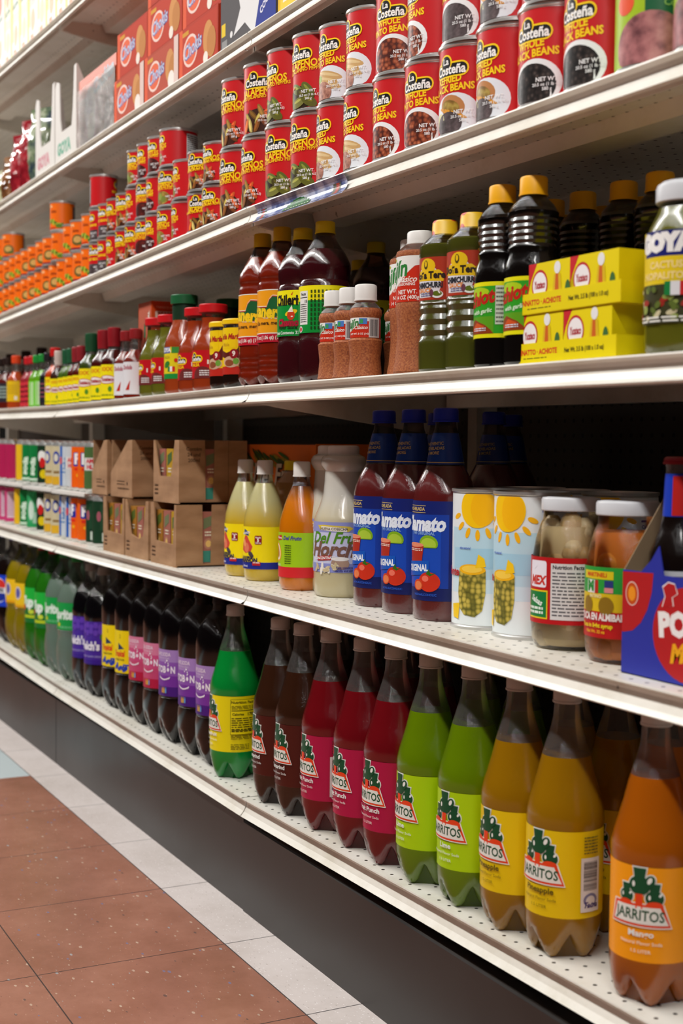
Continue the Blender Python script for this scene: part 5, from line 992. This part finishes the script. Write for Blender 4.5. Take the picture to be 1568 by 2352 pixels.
# ------------------------------------------------------------------ promotional strip in the price channel of the fourth shelf
def strip():
    L = .325; a = Art(None, lambda u, v, o: (u, -.0062-o+.010*sin(pi*min(1, max(0, (-v)/.032)))-.002, v)); n = 6
    def band(u0, v0, u1, v1, m):
        k = 6
        for i in range(k):
            va, vb = v0+(v1-v0)*i/k, v0+(v1-v0)*(i+1)/k; o = 1e-4
            a.k = a.k; a.add([a.fn(x, y, a.k*6e-5) for x, y in ((u0, va), (u1, va), (u1, vb), (u0, vb))], [(0, 1, 2, 3)], mat(m) if isinstance(m, str) else m)
        a.k += 1
    MT = speckle('mountain_print', [(.30, '#222c52'), (.45, '#5f6c9c'), (.55, '#a8b0cc'), (.7, '#d0d2de')], 30, .25, 'noise')
    band(0, -.031, L, -.003, MT)
    for x0, x1, c in ((.0, .012, '#6a6a74'), (.015, .038, '#3a5a34'), (.02, .03, '#a83a34'), (L-.045, L-.02, '#5a5a4a'), (L-.035, L-.025, '#a8443a')): band(x0, -.028, x1, -.012, c)
    for q in range(10): u = .11+.010*q; band(u, -.029, u+.0102, -.029+.014*sin(pi*(q+1)/11)+.002, ('#2f6a34', '#1f5428')[q % 2])
    for q in range(9): u = .12+.010*q; band(u, -.027, u+.006, -.0255, '#c8d4c0')
    return a
z1, z2 = sh('3', -2.098), sh('3', -1.773)
thing('promo_strip', [('printed_strip', strip().mesh('strip', False))], -2.098, 0, z1+.0, 0, 'blue and green printed promotional strip in the price channel under the jalapeño cans', 'promotional strip', tilt=(0, -math.atan2(z2-z1, .325)))

# ------------------------------------------------------------------ fifth shelf: cookie boxes, carton, bags
def cookie_box(W, H, D, kind):
    b = MB(); col = {'orange': '#ac2c0a', 'wrap': '#a83c20', 'grey': '#4f4c4e', 'yellow': '#e0b418'}[kind]; b.box((0, 0, 0), (W, D, H), mat(col, .75)); a = Art(None, lambda u, v, o: (u, -o, v)); a.rough = .75
    if kind in ('orange', 'wrap'):
        a.rect(.004, .004, W-.004, H-.004, '#b42e08' if kind == 'orange' else '#b0452c'); a.rect(.012, H-.016, .05, H-.008, '#c8901c'); a.rect(0, 0, .018, H, '#d8542a')
        a.ell(W*.30, H*.50, .038, .030, '#e8c8bc', 20); a.ell(W*.30, H*.50, .032, .025, '#dc6038', 20); a.text('Chokis', W*.36, H*.52, .036, '#5a6aa8', .05, .2, rot=.12, sx=.9); a.text('Chokis', W*.355, H*.53, .036, '#c4c8dc', .01, .2, rot=.12, sx=.9)
        a.ell(W*.76, H*.50, .025, .032, '#c88a4a', 18); a.ell(W*.84, H*.40, .022, .028, '#b87838', 18)
        if kind == 'wrap': a.ell(W*.8, H*.2, .018, .018, '#e8e0d8', 14); a.rect(W*.88, .0, W, H, '#d8c0b8')
        else: a.ell(W*.70, H*.16, .012, .012, '#e8dcd0', 12)
    elif kind == 'grey':
        a.rect(.004, .03, .022, .052, '#e0c01c'); a.text('NEW!', .030, .042, .013, '#1c1c1c', .05) if 0 else None; a.rect(.006, .008, .03, .022, '#8a8a8a'); a.text('FILLED COOKIES', .085, H*.70, .021, '#b8b4b4', .04, sx=.8, rot=.0)
        a.poly([(.14, 0), (W, 0), (W, H), (.21, H)], '#1c2f8a'); a.poly([(.06, .02), (.09, .06), (.08, .085), (.12, .09), (.15, .15), (.20, .17), (.21, .12), (.17, .05), (.15, .0), (.11, .03)], '#dcdcdc'); a.ell(.155, .175, .035, .022, '#b87a44', 18, .2); a.ell(.05, .025, .006, .006, '#dcdcdc', 10); a.text('COOKIES', .205, .045, .016, '#d8d8e8', .04, rot=.5)
    else: a.rect(.01, .01, .08, .06, '#e8c840'); a.text('2000', .05, .03, .03, '#e8e4d8', .05)
    return [('box', b.mesh('box', False)), ('print', a.mesh('print', False))]
CKO, CKW = cookie_box(.198, .097, .09, 'orange'), cookie_box(.198, .097, .09, 'wrap')
S2 = 'cookie boxes on the fifth shelf'
for x, z, p, nm in ((-2.503, 0, CKO, 'lower row nearest the grey box'), (-2.706, 0, CKW, 'middle of the lower row'), (-2.909, 0, CKW, 'lower row beside the wrapped pack'), (-2.495, .098, CKO, 'upper row nearest the grey box'), (-2.698, .098, CKO, 'middle of the upper row'), (-2.899, .098, CKO, 'far end of the upper row'), (-2.495, .196, CKO, 'third row nearest the grey box'), (-2.698, .196, CKO, 'middle of the third row')):
    thing('cookie_box', p, x, .012+.004*(z > 0), sh('2', x)+z+.0004, 0, 'orange cookie box with blue lettering, '+nm, 'box', S2)
thing('cookie_box', cookie_box(.238, .235, .09, 'grey'), -2.292, .012, sh('2', -2.2), 0, 'dark grey cookie box with milk splash on the fifth shelf', 'box', None)
thing('cookie_box', cookie_box(.20, .235, .09, 'yellow'), -2.046, .012, sh('2', -2.0), 0, 'yellow box at the right end of the fifth shelf', 'box', None)
def wrapped():
    W, H, D = .285, .165, .12; b = MB(); b.box((0, 0, 0), (W, D, H), mat('#d0552c', .4)); a = Art(None, lambda u, v, o: (u, -o, v)); a.rect(.0, .0, W, H*.72, '#c8907a'); a.ell(.09, .085, .045, .05, '#a89a88', 20); a.ell(.10, .04, .03, .035, '#cdbf98', 18); a.ell(.08, .10, .028, .026, '#8f8a86', 16); a.text('Cookies', .19, H*.80, .044, '#8aa0b4', .06, .2, rot=.12); a.rect(.15, .02, .24, .10, '#c88a6a'); a.ell(.22, .03, .02, .05, '#dcc8bc', 14)
    f = MB(); vs = []; fs = []; rr = random.Random(3); nx, nz = 26, 16
    for j in range(nz+1):
        for i in range(nx+1): vs.append((W*i/nx, -.004-.0009*rr.random()-.0012*sin(i*.9+j*.5), H*j/nz*.86))
    for j in range(nz):
        for i in range(nx): q = j*(nx+1)+i; fs.append((q, q+1, q+nx+2, q+nx+1))
    f.add(vs, fs, pet('shrink_film', '#f4f2ee', .7, rough=.12, murk=.22, murkc='#d8d0c8')); return [('box', b.mesh('box', False)), ('print', a.mesh('print', False)), ('plastic_film', f.mesh('film'))]
thing('wrapped_pack', wrapped(), -3.200, .018, max(sh('2', -3.2), sh('2', -2.91))+.0006, 0, 'plastic-wrapped orange cookie pack left of the orange cookie boxes', 'pack')
def white_carton(W, txt, col):
    H, D = .215, .11; b = MB(); t = .003; Wm = mat('#d8d4ce', .6)
    b.plate([(0, 0), (W, 0), (W, H), (W*.90, H*.99), (W*.84, H*.55), (W*.78, H*.36), (W*.30, H*.36), (W*.24, H*.5), (W*.20, H*.93), (.012, H*.97), (0, H*.9)], 0, t, Wm); b.plate([(0, 0), (W, 0), (W, H*.4), (0, H*.4)], D-t, t, Wm); b.box((0, t, 0), (W, D-t, t), Wm)
    b.plate([(t, 0), (D-t, 0), (D-t, H*.36), (D*.3, H*.36), (D*.2, H*.8), (t, H)], W-t, t, Wm, 'x'); b.plate([(t, 0), (D-t, 0), (D-t, H*.3), (t, H*.36)], 0, t, Wm, 'x')
    a = Art(None, lambda u, v, o: (u, -o, v)); a.text(txt, W*.42, H*.17, .040, col, .06); return [('carton', b.mesh('carton', False)), ('print', a.mesh('print', False))]
thing('open_carton', white_carton(.185, 'GOYA', '#4a9a78'), -3.395, .014, sh('2', -3.3), 0, 'white open carton with green lettering and tall cut-outs', 'carton', 'white open cartons on the fifth shelf')
thing('open_carton', white_carton(.185, 'GOYA', '#c87a86'), -3.588, .014, sh('2', -3.5), 0, 'white open carton with faint red lettering', 'carton', 'white open cartons on the fifth shelf')
def bag(W, H, D, m, m2):
    b = MB(); rr = random.Random(int(W*1e4+H*1e3)); nx, nz = 14, 18
    for s in (-1, 1):
        vs = []; fs = []
        for j in range(nz+1):
            for i in range(nx+1):
                u, v = i/nx, j/nz; th = (1-(2*u-1)**4)*(sin(pi*min(1, v*1.02+.06))**.5 if v < .94 else .25); vs.append((W*(u-.5), s*(D/2*th)+.004*rr.uniform(-1, 1)*th, H*v))
        for j in range(nz):
            for i in range(nx): q = j*(nx+1)+i; fs.append((q, q+1, q+nx+2, q+nx+1))
        b.add(vs, fs, m)
    t = MB(); t.box((-W/2, -.001, H-.004), (W/2, .001, H+.012), m2); return [('bag', b.mesh('bag')), ('seal', t.mesh('seal', False))]
def bagmat(name, st, sc): m = speckle(name, st, sc, .16, 'noise'); m.node_tree.nodes['Principled BSDF'].inputs['Coat Weight'].default_value = .8; return m
BR = bagmat('red_snack_bag', [(.35, '#7a1420'), (.5, '#a82a34'), (.62, '#c8a0a0'), (.75, '#5a2a30')], 22); BG = bagmat('green_snack_bag', [(.35, '#2a3a4a'), (.5, '#7a8a6a'), (.62, '#c8ccb4'), (.75, '#8a9a3a')], 24); BW = bagmat('cream_snack_bag', [(.35, '#8a8a5a'), (.5, '#c8c8a0'), (.7, '#e4e4d8')], 20); BB = bagmat('brown_snack_bag', [(.35, '#4a2a1c'), (.5, '#8a5a34'), (.7, '#c8a88a')], 24)
for x, m, nm, h in ((-3.66, BG, 'dark green and grey', .20), (-3.76, BR, 'dark red', .19), (-3.86, BR, 'red and white', .17), (-3.97, BB, 'brown', .13), (-4.08, BW, 'cream and green', .11), (-4.20, BW, 'cream', .12)):
    thing('snack_bag', bag(.095, h, .07, m, m), x, .055, sh('2', x), .5, 'shiny %s snack bag left of the white cartons' % nm, 'bag', 'snack bags on the fifth shelf')

# ------------------------------------------------------------------ topmost shelf: bright cookie packs
def cookie_pack(i):
    W, H, D = .088, .235, .05; c = ('#e8e4dc', '#ece6c8', '#e8dcd4', '#efe9dc')[i % 4]; b = MB(); b.box((-W/2, 0, 0), (W/2, D, H), mat(c, .35)); a = Art(None, lambda u, v, o: (u, -o, v))
    a.rect(W*.30, 0, W*.5, H, ('#e8c81c', '#e0cc3a', '#dcd8d0')[i % 3]); a.rect(-W*.5, H*.2, -W*.4, H*.9, '#d8c048'); a.ell(-.006, H*.25, .022, .03, ('#c89a6a', '#d8b48a')[i % 2], 16); a.ell(-.006, H*.78, .022, .028, ('#d8a48a', '#c8a070', '#d8643a')[i % 3], 16); a.text('GOYA', -.008, H*.60, .020, '#2a7a5a', .04, rot=.1); a.lines(-.03, H*.40, .02, H*.52, 4, '#9aa8a0', .4); a.rect(-.03, H*.05, .0, H*.10, '#d8702a')
    return [('pack', b.mesh('pack', False)), ('print', a.mesh('print', False))]
CPK = [cookie_pack(i) for i in range(4)]
x = -3.05
for i in range(15):
    thing('cookie_pack', CPK[i % 4], x, .012, max(sh('1', x-.045), sh('1', x+.045))+.0005, 0, '%s cookie pack on the topmost shelf' % (('white and yellow', 'cream and yellow', 'pale pinkish', 'cream')[i % 4]), 'pack', 'pale cookie packs on the topmost shelf'); x -= .092

# ------------------------------------------------------------------ labels that single each thing out
def ordw(n): return ['first', 'second', 'third', 'fourth', 'fifth', 'sixth', 'seventh', 'eighth', 'ninth', 'tenth', 'eleventh', 'twelfth', 'thirteenth', 'fourteenth', 'fifteenth', 'sixteenth'][n-1] if n <= 16 else '%dth' % n
groups = {}
for e, d, s in REG: groups.setdefault(d, []).append((e, s))
for d, L in groups.items():
    L.sort(key=lambda q: q[0].location.x)
    for i, (e, s) in enumerate(L):
        e['label'] = d if len(L) == 1 else '%s, %s from left' % (d, ordw(i+1)) if len(L) > 2 else '%s, %s of the two' % (d, ('left', 'right')[i])
        if s: e['group'] = s
